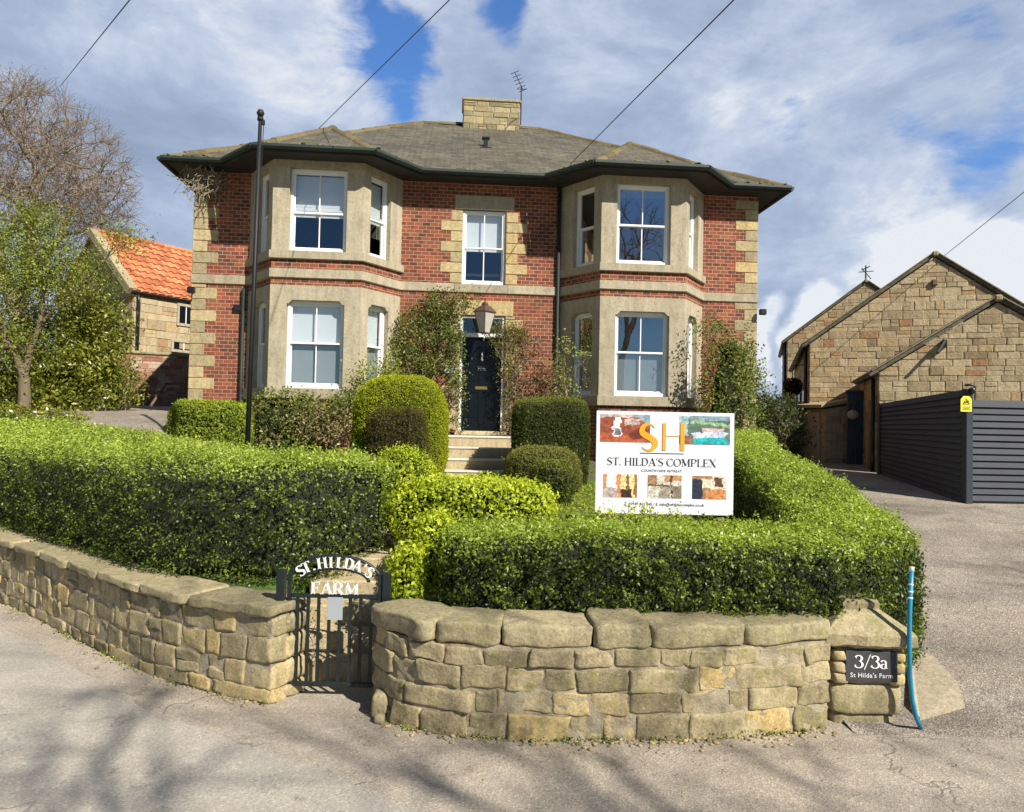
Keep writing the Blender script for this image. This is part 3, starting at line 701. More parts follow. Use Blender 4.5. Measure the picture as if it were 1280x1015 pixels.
# ------------------------------------------------------------------ lettering
def text_mesh(body, size, M, mb, depth=.002, spacing=1.0, align='CENTER', bold=0.0):
    cu = bpy.data.curves.new('t', 'FONT'); cu.body = body; cu.size = size; cu.extrude = depth; cu.align_x = align; cu.space_character = spacing; cu.offset = bold; cu.resolution_u = 3
    o = bpy.data.objects.new('t', cu); me = bpy.data.meshes.new_from_object(o)
    mb.mesh([M @ v.co for v in me.vertices], [tuple(p.vertices) for p in me.polygons])
    bpy.data.objects.remove(o); bpy.data.curves.remove(cu); bpy.data.meshes.remove(me)
# serif glyphs drawn as broad/hairline strokes on a 1-high box: (polyline, widths)
K, T_ = .17, .045
def arc(cx, cy, rx, ry, a0, a1, n=14): return [(cx+rx*math.cos(R(a0+(a1-a0)*i/n)), cy+ry*math.sin(R(a0+(a1-a0)*i/n))) for i in range(n+1)]
def serif(x, y, w_=.3): return ([(x-w_/2, y), (x+w_/2, y)], .045)
def nib(pts):      # pen that is broad on vertical runs and thin on horizontal ones
    ws = []
    for i in range(len(pts)):
        a, b_ = pts[max(i-1, 0)], pts[min(i+1, len(pts)-1)]; dx, dy = b_[0]-a[0], b_[1]-a[1]; l = math.hypot(dx, dy) or 1
        ws.append(T_+(K-T_)*(abs(dy)/l)**1.6)
    return (pts, ws)
def scurve():
    p = arc(.33, .74, .24, .24, 25, 200, 14)+[(.2, .58), (.36, .5), (.5, .4)]+arc(.32, .27, .25, .255, 20, -150, 14); return p
def sw(pts):
    n = len(pts); return [T_+(K*1.05-T_)*max(0, math.sin(math.pi*(i/(n-1))))**2.2 for i in range(n)]
G = {
 'S': (.68, [(scurve(), sw(scurve())), ([(.545, .98), (.545, .78)], .03), ([(.07, .22), (.07, .02)], .03)]),
 'T': (.8, [([(.4, 0), (.4, 1)], K), ([(.03, .98), (.77, .98)], T_), ([(.04, 1), (.04, .8)], .04), ([(.76, 1), (.76, .8)], .04), serif(.4, .02)]),
 'H': (.95, [([(.18, 0), (.18, 1)], K), ([(.77, 0), (.77, 1)], K), ([(.18, .52), (.77, .52)], T_), serif(.18, .02), serif(.77, .02), serif(.18, .98), serif(.77, .98)]),
 'I': (.4, [([(.2, 0), (.2, 1)], K), serif(.2, .02), serif(.2, .98)]),
 'L': (.72, [([(.18, 0), (.18, 1)], K), ([(.03, .02), (.68, .02)], T_), ([(.67, 0), (.67, .25)], .04), serif(.18, .98)]),
 'D': (.9, [([(.18, 0), (.18, 1)], K), ([(.03, .98), (.4, .98)], T_), ([(.03, .02), (.4, .02)], T_), nib(arc(.38, .5, .4, .48, 90, -90, 20))]),
 'A': (.92, [([(.12, 0), (.45, 1)], T_), ([(.45, 1), (.78, 0)], K), ([(.22, .34), (.65, .34)], T_), serif(.12, .02, .26), serif(.79, .02)]),
 'C': (.85, [nib(arc(.47, .5, .4, .49, 48, 312, 30)), ([(.75, .95), (.75, .72)], .04), ([(.75, .28), (.75, .08)], .04)]),
 'O': (.98, [nib(arc(.49, .5, .4, .49, 0, 360, 36))]),
 'M': (1.12, [([(.18, 0), (.18, 1)], T_), ([(.18, 1), (.56, .08)], K), ([(.56, .08), (.94, 1)], T_), ([(.94, 0), (.94, 1)], K), serif(.18, .02), serif(.94, .02), serif(.12, .98, .24), serif(.98, .98, .24)]),
 'P': (.8, [([(.18, 0), (.18, 1)], K), ([(.03, .98), (.4, .98)], T_), ([(.2, .46), (.4, .46)], T_), nib(arc(.38, .72, .32, .26, 90, -90, 16)), serif(.18, .02)]),
 'E': (.78, [([(.18, 0), (.18, 1)], K), ([(.03, .98), (.7, .98)], T_), ([(.03, .02), (.72, .02)], T_), ([(.2, .52), (.54, .52)], T_), ([(.69, 1), (.69, .78)], .04), ([(.71, 0), (.71, .24)], .04), ([(.54, .42), (.54, .62)], .035)]),
 'X': (.88, [([(.12, 1), (.74, 0)], K), ([(.74, 1), (.14, 0)], T_), serif(.14, .98), serif(.74, .98, .24), serif(.14, .02, .24), serif(.74, .02)]),
 'R': (.88, [([(.18, 0), (.18, 1)], K), ([(.03, .98), (.4, .98)], T_), ([(.2, .48), (.4, .48)], T_), nib(arc(.38, .73, .3, .25, 90, -90, 16)), ([(.42, .48), (.76, 0)], K), serif(.18, .02), serif(.8, .02, .16)]),
 'F': (.74, [([(.18, 0), (.18, 1)], K), ([(.03, .98), (.68, .98)], T_), ([(.2, .5), (.52, .5)], T_), ([(.67, 1), (.67, .78)], .04), ([(.52, .4), (.52, .6)], .035), serif(.18, .02)]),
 '.': (.3, [([(.12, .0), (.12, .14)], .14)]), "'": (.26, [([(.13, 1), (.11, .72)], [.12, .04])]), ' ': (.34, []),
 '3': (.66, [nib(arc(.27, .75, .23, .22, 160, -85, 18)), nib(arc(.27, .27, .28, .26, 85, -160, 18)), ([(.05, .8), (.12, .8)], .09), ([(.0, .2), (.08, .2)], .1)]),
 '/': (.52, [([(.02, -.12), (.46, 1.08)], .06)]),
 'a': (.6, [nib(arc(.22, .46, .17, .17, 160, 20, 10)), ([(.385, .5), (.385, .06)], .14), nib(arc(.22, .17, .17, .17, 70, 330, 16)), ([(.38, .04), (.52, .04)], .045)]),
}
def glyph(mb, ch, M, h, depth=.003, wf_=1.0):
    wd, strokes = G[ch]
    for pts, ws in strokes:
        n = len(pts); ws = [q*wf_ for q in (ws if hasattr(ws, '__len__') else [ws]*n)]; Lf, Rt = [], []
        for i in range(n):
            a, b_ = pts[max(i-1, 0)], pts[min(i+1, n-1)]; dx, dy = b_[0]-a[0], b_[1]-a[1]; l = math.hypot(dx, dy) or 1; nx, ny = -dy/l*ws[i]/2, dx/l*ws[i]/2
            Lf.append((pts[i][0]+nx, pts[i][1]+ny)); Rt.append((pts[i][0]-nx, pts[i][1]-ny))
        for i in range(n-1):
            q = [Lf[i], Rt[i], Rt[i+1], Lf[i+1]]
            v = [M @ Vector((x*h, 0, y*h)) for x, y in q]+[M @ Vector((x*h, -depth, y*h)) for x, y in q]
            mb.mesh(v, [(4, 5, 6, 7), (0, 1, 5, 4), (1, 2, 6, 5), (2, 3, 7, 6), (3, 0, 4, 7)])
    return wd*h
def glyphs(mb, s, M, h, space=.0, center=True, width=None, wf_=1.0):
    tw = sum(G[c_][0]*h for c_ in s)+space*(len(s)-1); sx = 1.0
    if width: sx = width/tw
    M = M @ Matrix.Diagonal((sx, 1, 1, 1)); x = -tw/2 if center else 0
    for c_ in s: x += glyph(mb, c_, M @ Matrix.Translation((x, -.0002*(s.index(c_) % 3), 0)), h, wf_=wf_)+space
TXT = Matrix.Rotation(R(90), 4, 'X')
mb = MB(); glyphs(mb, '3/3a', Matrix.Translation((.018, -.2165, .378)), .082, width=.215); mb.build('lettering', 'white', plate)
mb = MB(); text_mesh("St Hilda's Farm", .041, Matrix.Translation((.018, -.2165, .318)) @ TXT, mb, .001, 1.08); mb.build('lettering', 'white', plate)

# ------------------------------------------------------------------ blue pipe
b0, b1 = PZ(1149, 908, .02), PZ(1139, 890, .1)
Yp = c.y-.13; pts = [tuple(PZ(1151, 910, .016)), tuple(P(1145, 896, Yp-.01)), tuple(P(1140.5, 876, Yp)), tuple(P(1137.5, 845, Yp)), tuple(P(1136.5, 805, Yp)), tuple(P(1137, 765, Yp)), tuple(P(1139.5, 712, Yp))]
top_ = Vector(pts[-1])
root = thing('water_pipe', 'bright blue plastic pipe standing upright against the gate pier', 'pipe', (b0.x, b0.y, 0))
MB().tube(pts, .014, 10).build('pipe', 'blue_pipe', root, True, world=True)
for z_ in (-.012, -.10, -.145, -.185):
    pq = Vector(pts[-2]); dd = (top_-pq).normalized(); MB().tube([top_+dd*z_, top_+dd*(z_+(.03 if z_ > -.02 else .012))], .0155, 10).build('white_band', 'white', root, True, world=True)
# loose stones at the wall foot
mb = MB(); rnd = random.Random(8)
for k in range(420):
    t_ = rnd.random(); pp = Path(smooth_path(RW)); 
    if k == 0: base = pp
    o = base.fr(t_*base.L, -abs(rnd.gauss(0, .07))-.01, 0) if k < 240 else near.fr(near.L-rnd.random()*6, -abs(rnd.gauss(0, .06))-.02, 0)
    s_ = rnd.uniform(.004, .014)
    mb.lump(o @ Matrix.Translation((0, 0, s_*.4)) @ Matrix.Rotation(rnd.random()*6, 4, 'Z'), s_*1.3, s_, s_*.7, 2, 3, .002, k, (rnd.random(), .2, 0), 20)
o = mb.build('pebbles', 'rubble', None, True); props(o, 'scattered pebbles and grit along the foot of the walls', 'pebbles', kind='stuff')
rng = np.random.default_rng(77); pos = []; 
for k in range(150):
    if k < 80: o = base.fr(rng.random()**.8*base.L, -.015-abs(rng.normal())*.02, 0).translation
    else: o = near.fr(near.L-rng.random()*7, -.015-abs(rng.normal())*.02, 0).translation
    for q in range(int(rng.integers(3, 16))): pos.append((o.x+rng.normal()*.025, o.y+rng.normal()*.02, abs(rng.normal())*.018+.004))
o = leaf_mesh('wall_weeds', np.array(pos), np.tile(np.array([0, -.4, .8]), (len(pos), 1)), np.full(len(pos), .018), 'privet', None, rng); props(o, 'tiny weeds and moss rooted along the foot of the walls', 'weeds', kind='stuff')
n = 900; t_ = rng.random(n); pos = np.zeros((n, 3))
for k in range(n):
    o = (base.fr(t_[k]*base.L, -abs(rng.normal())*.22-.02, 0) if k < 450 else near.fr(near.L-t_[k]*6, -abs(rng.normal())*.2-.03, 0)).translation; pos[k] = (o.x, o.y, .010)
pos[:120] = np.stack([rng.uniform(-5, 4, 120), rng.uniform(3.0, 5, 120), np.full(120, .012)], 1); pos = pos[pos[:, 1] < np.interp(pos[:, 0], WLx, WLy)]
o = leaf_mesh('leaf_litter', pos, np.tile(np.array([0, 0, 1.]), (len(pos), 1)), np.full(len(pos), .014), 'straw', None, rng, rng.random(len(pos))*.5, spread=.3); props(o, 'dry leaf litter scattered along the road edge', 'litter', kind='stuff')
g0 = PZ(476, 896, 0)
mb = MB(); mb.lump(Matrix.Translation((g0.x, g0.y+.02, .07)), .06, .07, .09, 6, 4, .01, 3, (.5, .9, 0)); o = mb.build('loose_stone', 'rubble', None, True, org=(g0.x, g0.y, 0)); props(o, 'mossy rounded boulder leaning at the gate end of the right wall', 'stone')
mb = MB(); mb.lump(Matrix.Translation((g0.x+.01, g0.y-.09, .025)), .035, .03, .028, 5, 3, .006, 9, (.5, .2, 0)); o = mb.build('loose_stone', 'rubble', None, True, org=(g0.x, g0.y-.09, 0)); props(o, 'small loose stone on the road beside the gate', 'stone')

# ------------------------------------------------------------------ gate
gl, gr = PZ(348, 862, 0), PZ(477, 868, 0); gY = 5.0
GX0, GX1 = P(356, 800, gY).x, P(478, 800, gY).x
gcx = (GX0+GX1)/2; gw = GX1-GX0
root = thing('garden_gate', 'narrow dark iron gate with arched name lettering at the foot of the steps', 'gate', (gcx, gY, 0))
def gz(py): return P(420, py, gY).z
zb, zr, zt = gz(858), gz(745), gz(695)
for px, top, lab in ((350, 712, 'left'), (482, 716, 'right')):
    x_ = P(px, 790, gY).x-gcx; MB().bbox(x_-.028, x_+.028, -.03, .03, -.02, P(px, top, gY).z, .006).build('gate_post', 'iron', root)
hw = gw/2-.01
mb = MB(); 
mb.bbox(-hw, -hw+.028, -.014, .014, zb, zr+.16, .004); mb.bbox(hw-.028, hw, -.014, .014, zb, zr+.16, .004)
mb.bbox(-hw+.03, hw-.03, -.012, .012, zr-.014, zr+.014, .004); mb.bbox(-hw+.03, hw-.03, -.014, .014, zb, zb+.03, .004)
mb.build('gate_frame', 'iron', root)
mb = MB(); ra = hw-.01; za = zr+.10
hs = zt-za
def arcp(k, r0): return (math.cos(k)*(ra-r0), 0, za+math.sin(k)*(hs-r0))
for r0 in (0, .085):
    mb.tube([arcp(math.pi*i/24, r0) for i in range(25)], .014, 6)
mb.build('arch', 'iron', root, True)
for i in range(8):
    x_ = -hw+(2*hw)*(i+1)/9
    MB().box(x_-.011, x_+.011, -.005, .005, zb+.03, zr-.014).build('bar', 'iron', root)
mb = MB(); word = "ST.HILDA'S"
angs = np.linspace(155, 25, len(word))
for ch, a in zip(word, angs):
    k = R(a); cx_, cz_ = math.cos(k)*(ra-.078), za+math.sin(k)*(hs-.078)
    tilt = math.atan2(math.cos(k)/ra*1.0, math.sin(k)/hs)*.75
    M = Matrix.Translation((cx_, -.014, cz_)) @ Matrix.Rotation(tilt, 4, 'Y') @ Matrix.Translation((-G[ch][0]*.035, 0, 0))
    for dx in (0, .004): glyph(mb, ch, M @ Matrix.Translation((dx, dx*.1, 0)), .074, .004)
glyphs(mb, 'FARM', Matrix.Translation((0, -.014, zr+.014)), .082, width=.33); glyphs(mb, 'FARM', Matrix.Translation((.004, -.0155, zr+.016)), .082, width=.33)
mb.build('lettering', 'white', root)
MB().bbox(-.045, .06, -.017, -.013, zr-.16, zr-.005, .001).build('notice', 'frost', root)
MB().bbox(hw+.0, hw+.05, -.02, .01, zr-.04, zr+.01, .003).build('latch', 'iron', root)

# steps behind the gate and slabs
root = thing('stone_steps', 'worn stone steps climbing behind the iron gate', 'steps', (-1.15, 5.5, 0))
rnd = random.Random(3)
for i in range(5):
    y0 = 5.3+.2*i; z0 = .15*i
    mb = MB(); mb.bbox(-1.68+.02*i, -.62+.02*i, y0, y0+.75, z0-.1, z0+.15, .014, tint=(rnd.random(), .5, 0)); mb.build('tread', 'step', root, False, world=True)
pth = [(-1.1, 6.3), (-.85, 7.2), (-.65, 8.6), (-.6, 10.4), (-.6, 12.6)]
mb = MB(); sp = smooth_path(pth, 5)
for a, b_ in zip(sp[:-1], sp[1:]):
    d = Vector((b_[0]-a[0], b_[1]-a[1], 0)); n_ = Vector((d.y, -d.x, 0)).normalized()*.42; ti = (rnd.random(), .3, 0)
    q = [Vector((a[0], a[1], 0))-n_, Vector((a[0], a[1], 0))+n_, Vector((b_[0], b_[1], 0))+n_-d*.03, Vector((b_[0], b_[1], 0))-n_-d*.03]
    mb.face([(v.x, v.y, garden_z(v.x, v.y)+.035) for v in q], ti)
props(mb.build('path', 'step'), label='stone slab path from the gate steps to the front door', kind='structure')

# ------------------------------------------------------------------ the brick house
YAW = R(4.5); HO = P(603, 541, 14.75); HO.z = 0
HX = Vector((math.cos(YAW), math.sin(YAW), 0)); HY = Vector((-math.sin(YAW), math.cos(YAW), 0))
def HW(u, v, z): return Vector((HO.x, HO.y, 0))+HX*u+HY*v+Vector((0, 0, z))
house = thing('brick_house', 'two-storey red brick house with stone bay windows, quoins and slate hipped roof', 'house', (HO.x, HO.y, 0), YAW)
X0, X1, ZB, ZE = -5.85, 5.75, .7, 6.88
BAYC = (-3.25, 3.06); HWB, HFB, BD = 1.51, .85, .9
door_h = (-.50, .42, 1.72, 4.12); win_h = (-.50, .40, 4.76, 6.30)
def wall_holes(mb, x0, x1, z0, z1, holes, y=0, th=.3):
    xs = sorted({x0, x1, *[h[0] for h in holes], *[h[1] for h in holes]}); zs = sorted({z0, z1, *[h[2] for h in holes], *[h[3] for h in holes]})
    for i in range(len(xs)-1):
        for j in range(len(zs)-1):
            a, b_ = (xs[i]+xs[i+1])/2, (zs[j]+zs[j+1])/2
            if any(h[0] < a < h[1] and h[2] < b_ < h[3] for h in holes): continue
            mb.face([(xs[i], y, zs[j]), (xs[i+1], y, zs[j]), (xs[i+1], y, zs[j+1]), (xs[i], y, zs[j+1])])
    for a, b_, c_, d in holes:
        mb.face([(a, y, c_), (a, y+th, c_), (a, y+th, d), (a, y, d)][::-1]); mb.face([(b_, y, c_), (b_, y+th, c_), (b_, y+th, d), (b_, y, d)])
        mb.face([(a, y, d), (b_, y, d), (b_, y+th, d), (a, y+th, d)][::-1]); mb.face([(a, y, c_), (b_, y, c_), (b_, y+th, c_), (a, y+th, c_)])
mb = MB(); bh = []
for c_ in BAYC:
    for z0, z1 in ((2.45, 4.3), (5.05, 6.8)): bh.append((c_-1.25, c_+1.25, z0, z1))
wall_holes(mb, X0, X1, ZB, ZE, [door_h, win_h]+bh)
mb.face([(X0, 8.5, ZB), (X0, 0, ZB), (X0, 0, ZE), (X0, 8.5, ZE)]); mb.face([(X1, 0, ZB), (X1, 8.5, ZB), (X1, 8.5, ZE), (X1, 0, ZE)]); mb.face([(X1, 8.5, ZB), (X0, 8.5, ZB), (X0, 8.5, ZE), (X1, 8.5, ZE)])
mb.build('wall', 'brick', house)
# dark rooms behind the glass
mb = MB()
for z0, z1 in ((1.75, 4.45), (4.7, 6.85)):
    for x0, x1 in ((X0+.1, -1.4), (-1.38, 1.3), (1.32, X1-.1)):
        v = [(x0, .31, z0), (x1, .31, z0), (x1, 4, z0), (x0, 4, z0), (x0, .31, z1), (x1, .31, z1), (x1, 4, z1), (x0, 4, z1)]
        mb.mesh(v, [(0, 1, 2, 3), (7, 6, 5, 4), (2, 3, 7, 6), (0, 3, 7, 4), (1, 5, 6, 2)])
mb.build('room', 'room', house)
# quoins
def quoins(x0, sgn, z0, z1, lw=.48, sw_=.27, h=.225, name='quoins', y=-.012, th=.06, wrap=True, start=0):
    mb = MB(); z = z0; k = start; rnd = random.Random(int(abs(x0)*100)+7)
    while z < z1-.05:
        L_ = lw if k % 2 == 0 else sw_
        a, b_ = (x0-(.012 if wrap else 0)*sgn*0, x0+sgn*L_); a -= sgn*(.014 if wrap else 0)
        mb.bbox(min(a, b_), max(a, b_), y, y+th, z+.006, min(z+h, z1)-.006, .008, tint=(rnd.random(), rnd.random(), 0))
        z += h; k += 1
    return mb.build(name, 'quoin', house)
quoins(X0, 1, 2.02, 4.575); quoins(X0, 1, 4.765, 6.35, start=1); quoins(X1, -1, 1.5, 4.575, start=1); quoins(X1, -1, 4.765, 6.75)
# flat courses
def strip(mb, x0, x1, z0, z1, pr=.03, seed=0, seg=1.2):
    rnd = random.Random(seed); n = max(1, round((x1-x0)/seg)); xs = [x0+(x1-x0)*i/n for i in range(n+1)]
    for a, b_ in zip(xs[:-1], xs[1:]): mb.bbox(a+.001, b_-.001, -pr, .05, z0, z1, .01, tint=(rnd.random(), rnd.random(), 0))
for k, (a, b_) in enumerate(((X0-.03, BAYC[0]-HWB), (BAYC[0]+HWB, BAYC[1]-HWB), (BAYC[1]+HWB, X1+.03))):
    mb = MB(); strip(mb, a, b_, 4.58, 4.76, .035, k+1); mb.build('string_course', 'sandstone', house)
mb = MB(); mb.bbox(-.66, .56, -.02, .06, 6.30, 6.60, .01, tint=(.2, .2, 0)); mb.build('lintel', 'sandstone', house)
mb = MB(); mb.bbox(-.66, .58, -.02, .06, 4.12, 4.43, .01, tint=(.9, .2, 0)); mb.build('lintel', 'quoin', house)
def jambs(x0, sgn, z0, z1, k0, lw=.44, sw_=.24, h=.215):
    mb = MB(); z = z0; k = k0; rnd = random.Random(int(x0*31)+3)
    while z < z1-.05:
        L_ = (lw, sw_)[k % 2]; a, b_ = sorted((x0, x0+sgn*L_)); mb.bbox(a, b_, -.014, .05, z+.006, min(z+h, z1)-.006, .008, tint=(.4+.6*rnd.random(), rnd.random(), 0)); z += h; k += 1
    mb.build('jamb_stones', 'quoin', house)
jambs(-.5, -1, 4.77, 6.3, 1); jambs(.4, 1, 4.77, 6.3, 1); jambs(-.5, -1, 1.75, 4.12, 1, .36, .2, .23); jambs(.42, 1, 1.75, 4.12, 1, .36, .2, .23)

# bays
def bay_poly(c_, o=0.0, d0=0.0):
    """plan of the bay, offset outward by o (local x, y)"""
    k = BD+o; sl_ = (HWB-HFB)/BD
    L_ = math.hypot(HWB-HFB, BD); ex = o*L_/BD
    wx = HWB+ex; fx = wx-sl_*k
    return [(c_-wx, d0), (c_-fx, -k), (c_+fx, -k), (c_+wx, d0)]
for bi, c_ in enumerate(BAYC):
    def layer(z0, z1, o, mat, name, tint_=(.5, .5, 0)):
        pl = bay_poly(c_, o, -.002); mb = MB()
        # coursed as one ring; corner-chamfer by splitting the top edge
        mb.prism(pl, z0+.006, z1-.006, tint=tint_)
        return mb
    for z0, z1 in ((ZB, 2.3), (4.45, 4.58), (4.76, 4.94)):
        MB().prism(bay_poly(c_, -.008, -.002), z0, z1).build('bay_brickwork', 'brick', house)
    for z0, z1, o, ti in ((2.3, 2.5, .06, .2), (4.58, 4.76, .035, .5), (4.94, 5.10, .055, .35)):
        mb = MB()
        mb.prism(bay_poly(c_, o-.012, -.002), z0, z0+.012, tint=(ti, .4, 0)); mb.prism(bay_poly(c_, o, -.002), z0+.0121, z1-.0121, tint=(ti, .4, 0)); mb.prism(bay_poly(c_, o-.012, -.002), z1-.012, z1, tint=(ti, .4, 0))
        mb.build('bay_sill', 'sandstone', house)
    # lintels with shouldered heads
    low_l = MB().prism(bay_poly(c_, .0, -.002), 4.17, 4.45, tint=(.6, .6, 0))
    MB().prism(bay_poly(c_, .0, -.002), 6.70, 6.93, tint=(.1, .4, 0)).build('bay_lintel', 'sandstone', house)
    P4 = [Vector((*p, 0)) for p in bay_poly(c_, 0, -.002)]
    facets = [(P4[0], P4[1]), (P4[1], P4[2]), (P4[2], P4[3])]
    fm = []
    for a, b_ in facets: fm.append((frame(a, b_-a), (b_-a).length))
    Ls = fm[0][1]; wa, wb = .34, .20       # side facet: wall pier, corner pier
    for z0, z1, up_ in ((2.5, 4.17, 0), (5.10, 6.70, 1)):
        fpost = .31
        for sgn in (-1, 1):
            ci = P4[1] if sgn < 0 else P4[2]; fd = Vector((-sgn, 0, 0)); wd_ = (P4[0]-P4[1]).normalized() if sgn < 0 else (P4[3]-P4[2]).normalized()
            nin = Vector((0, 1, 0)); sn_ = Vector((-wd_.y, wd_.x, 0)); sn_ = sn_ if sn_.x*sgn < 0 else -sn_
            p = [ci, ci+fd*fpost, ci+fd*fpost+nin*.22, ci+wd_*wb+sn_*.22, ci+wd_*wb]
            p = [(q.x, q.y) for q in p]
            if sgn < 0: p = [p[0], p[1], p[2], p[3], p[4]]
            else: p = p[::-1]
            MB().prism(p, z0, z1, tint=(.35+.3*((bi+sgn) % 2), .5, 0)).build('bay_pier', 'sandstone', house)
            wi = P4[0] if sgn < 0 else P4[3]; q = [wi, wi-wd_*wa, wi-wd_*wa+sn_*.22, wi+sn_*.22]; q = [(a.x, min(a.y, -.003)) for a in q]
            if sgn > 0: q = q[::-1]
            MB().prism(q, z0, z1, tint=(.5, .4, 0)).build('bay_pier', 'sandstone', house)
    # windows
    LL = fm[1][1]
    specs = [(0, wa, Ls-wb), (1, .31, LL-.31), (2, wb, Ls-wa)]
    for fi, s0, s1 in specs:      # shouldered corners under the lower lintel
        for x_, sg in ((s0, 1), (s1, -1)):
            pts = [(x_, 4.1699), (x_, 4.10), (x_+sg*.035, 4.10), (x_+sg*.06, 4.125), (x_+sg*.085, 4.15), (x_+sg*.10, 4.1699)]
            v = [fm[fi][0] @ Vector((p[0], .002, p[1])) for p in pts]+[fm[fi][0] @ Vector((p[0], .18, p[1])) for p in pts]; n_ = len(pts)
            low_l.mesh(v, [tuple(range(n_)), tuple(range(n_, 2*n_))[::-1]]+[(i, (i+1) % n_, (i+1) % n_+n_, i+n_) for i in range(n_)], (.6, .6, 0))
    low_l.build('bay_lintel', 'sandstone', house)
    for lvl, (z0, z1) in enumerate(((2.5, 4.17), (5.10, 6.70))):
        for fi, s0, s1 in specs:
            M = fm[fi][0] @ Matrix.Translation(((s0+s1)/2, .10, z0)); W_ = s1-s0; H_ = z1-z0
            hw_ = W_/2-.002; fr_ = .05; mid = H_*(.5 if lvl else .52)
            if (bi, lvl) == (0, 1): mid = H_*.48
            mb = MB()
            mb.bbox(-hw_, -hw_+fr_, 0, .10, .002, H_-.002, .004, M); mb.bbox(hw_-fr_, hw_, 0, .10, .002, H_-.002, .004, M)
            mb.bbox(-hw_+fr_, hw_-fr_, 0, .10, .002, .07, .004, M); mb.bbox(-hw_+fr_, hw_-fr_, 0, .10, H_-.06, H_-.002, .004, M)
            wf = mb.build('window', 'white', house)
            iw = hw_-fr_
            is_open = (bi == 0 and lvl == 1 and fi == 2)
            up_sh = .06 if (bi == 0 and lvl == 1) else 0
            def sash(y, a, c2, nm):
                s_ = .034; mb = MB(); mb.bbox(-iw, -iw+s_, y, y+.035, a, c2, .003, M); mb.bbox(iw-s_, iw, y, y+.035, a, c2, .003, M)
                mb.bbox(-iw+s_, iw-s_, y, y+.035, a, a+s_*1.15, .003, M); mb.bbox(-iw+s_, iw-s_, y, y+.035, c2-s_, c2, .003, M)
                if fi == 1: mb.bbox(-.011, .011, y+.004, y+.03, a+s_*1.15, c2-s_, .003, M)
                return mb.build(nm, 'white', wf), (a+s_, c2-s_)
            sash(.02, mid-.02, H_-.06, 'sash'); sash(.058, .07, mid+.015+up_sh, 'sash')
            g_ = MB(); g_.face([M @ Vector(q) for q in ((-iw+.03, .038, mid), (iw-.03, .038, mid), (iw-.03, .038, H_-.09), (-iw+.03, .038, H_-.09))])
            if not is_open: g_.face([M @ Vector(q) for q in ((-iw+.03, .076, .10), (iw-.03, .076, .10), (iw-.03, .076, mid), (-iw+.03, .076, mid))])
            else: g_.face([M @ Vector(q) for q in ((-iw+.03, .076, .42), (iw-.03, .076, .42), (iw-.03, .076, mid), (-iw+.03, .076, mid))])
            g_.build('pane', 'glass_clear' if bi == 1 else 'glass', wf)
            def blind(a, c2, mat, nm, y=.13, slats=False):
                mb = MB()
                if slats:
                    n_ = int((c2-a)/.05)
                    for q in range(n_): mb.box(-iw, iw, y, y+.012, a+.05*q, a+.05*q+.047, M)
                else: mb.bbox(-iw, iw, y, y+.006, a, c2, .001, M)
                mb.build(nm, mat, wf)
            if bi == 0 and lvl == 1: blind(mid-.06, H_-.06, 'blind', 'blind', slats=True)
            if bi == 0 and lvl == 0:
                blind(mid, H_-.06, 'blind', 'blind'); blind(.08, mid-.03, 'frost', 'net_curtain')
            if bi == 1 and lvl == 0: blind(.08, mid-.03, 'frost', 'net_curtain')
# centre window
M = Matrix.Translation((-.05, .05, 4.76)); W_, H_ = .9, 1.54
mb = MB(); hw_ = .449
for a in ((-hw_, -hw_+.05, 0, .1, 0.002, H_), (hw_-.05, hw_, 0, .1, 0.002, H_)): mb.bbox(*a[:4], a[4], a[5]-.002, .004, M)
mb.bbox(-hw_+.05, hw_-.05, -.0, .1, .002, .07, .004, M); mb.bbox(-hw_+.05, hw_-.05, 0, .1, H_-.05, H_-.002, .004, M)
wf = mb.build('window', 'white', house); iw = hw_-.05; mid = .77
for y, a, c2 in ((.02, mid-.02, H_-.05), (.058, .07, mid+.015)):
    mb = MB(); s_ = .032
    mb.bbox(-iw, -iw+s_, y, y+.035, a, c2, .003, M); mb.bbox(iw-s_, iw, y, y+.035, a, c2, .003, M); mb.bbox(-iw+s_, iw-s_, y, y+.035, a, a+s_, .003, M); mb.bbox(-iw+s_, iw-s_, y, y+.035, c2-s_, c2, .003, M); mb.bbox(-.011, .011, y+.004, y+.03, a+s_, c2-s_, .003, M)
    mb.build('sash', 'white', wf)
mb = MB(); mb.face([M @ Vector(q) for q in ((-iw+.03, .038, mid), (iw-.03, .038, mid), (iw-.03, .038, H_-.08), (-iw+.03, .038, H_-.08))]); mb.face([M @ Vector(q) for q in ((-iw+.03, .076, .10), (iw-.03, .076, .10), (iw-.03, .076, mid), (-iw+.03, .076, mid))]); mb.build('pane', 'glass', wf)
MB().bbox(-iw, iw, .15, .156, mid-.05, H_-.05, .001, M).build('blind', 'blind', wf)
MB().bbox(-iw, iw, .9, .92, .36, .42, .001, M).build('shelf', 'blind', wf)

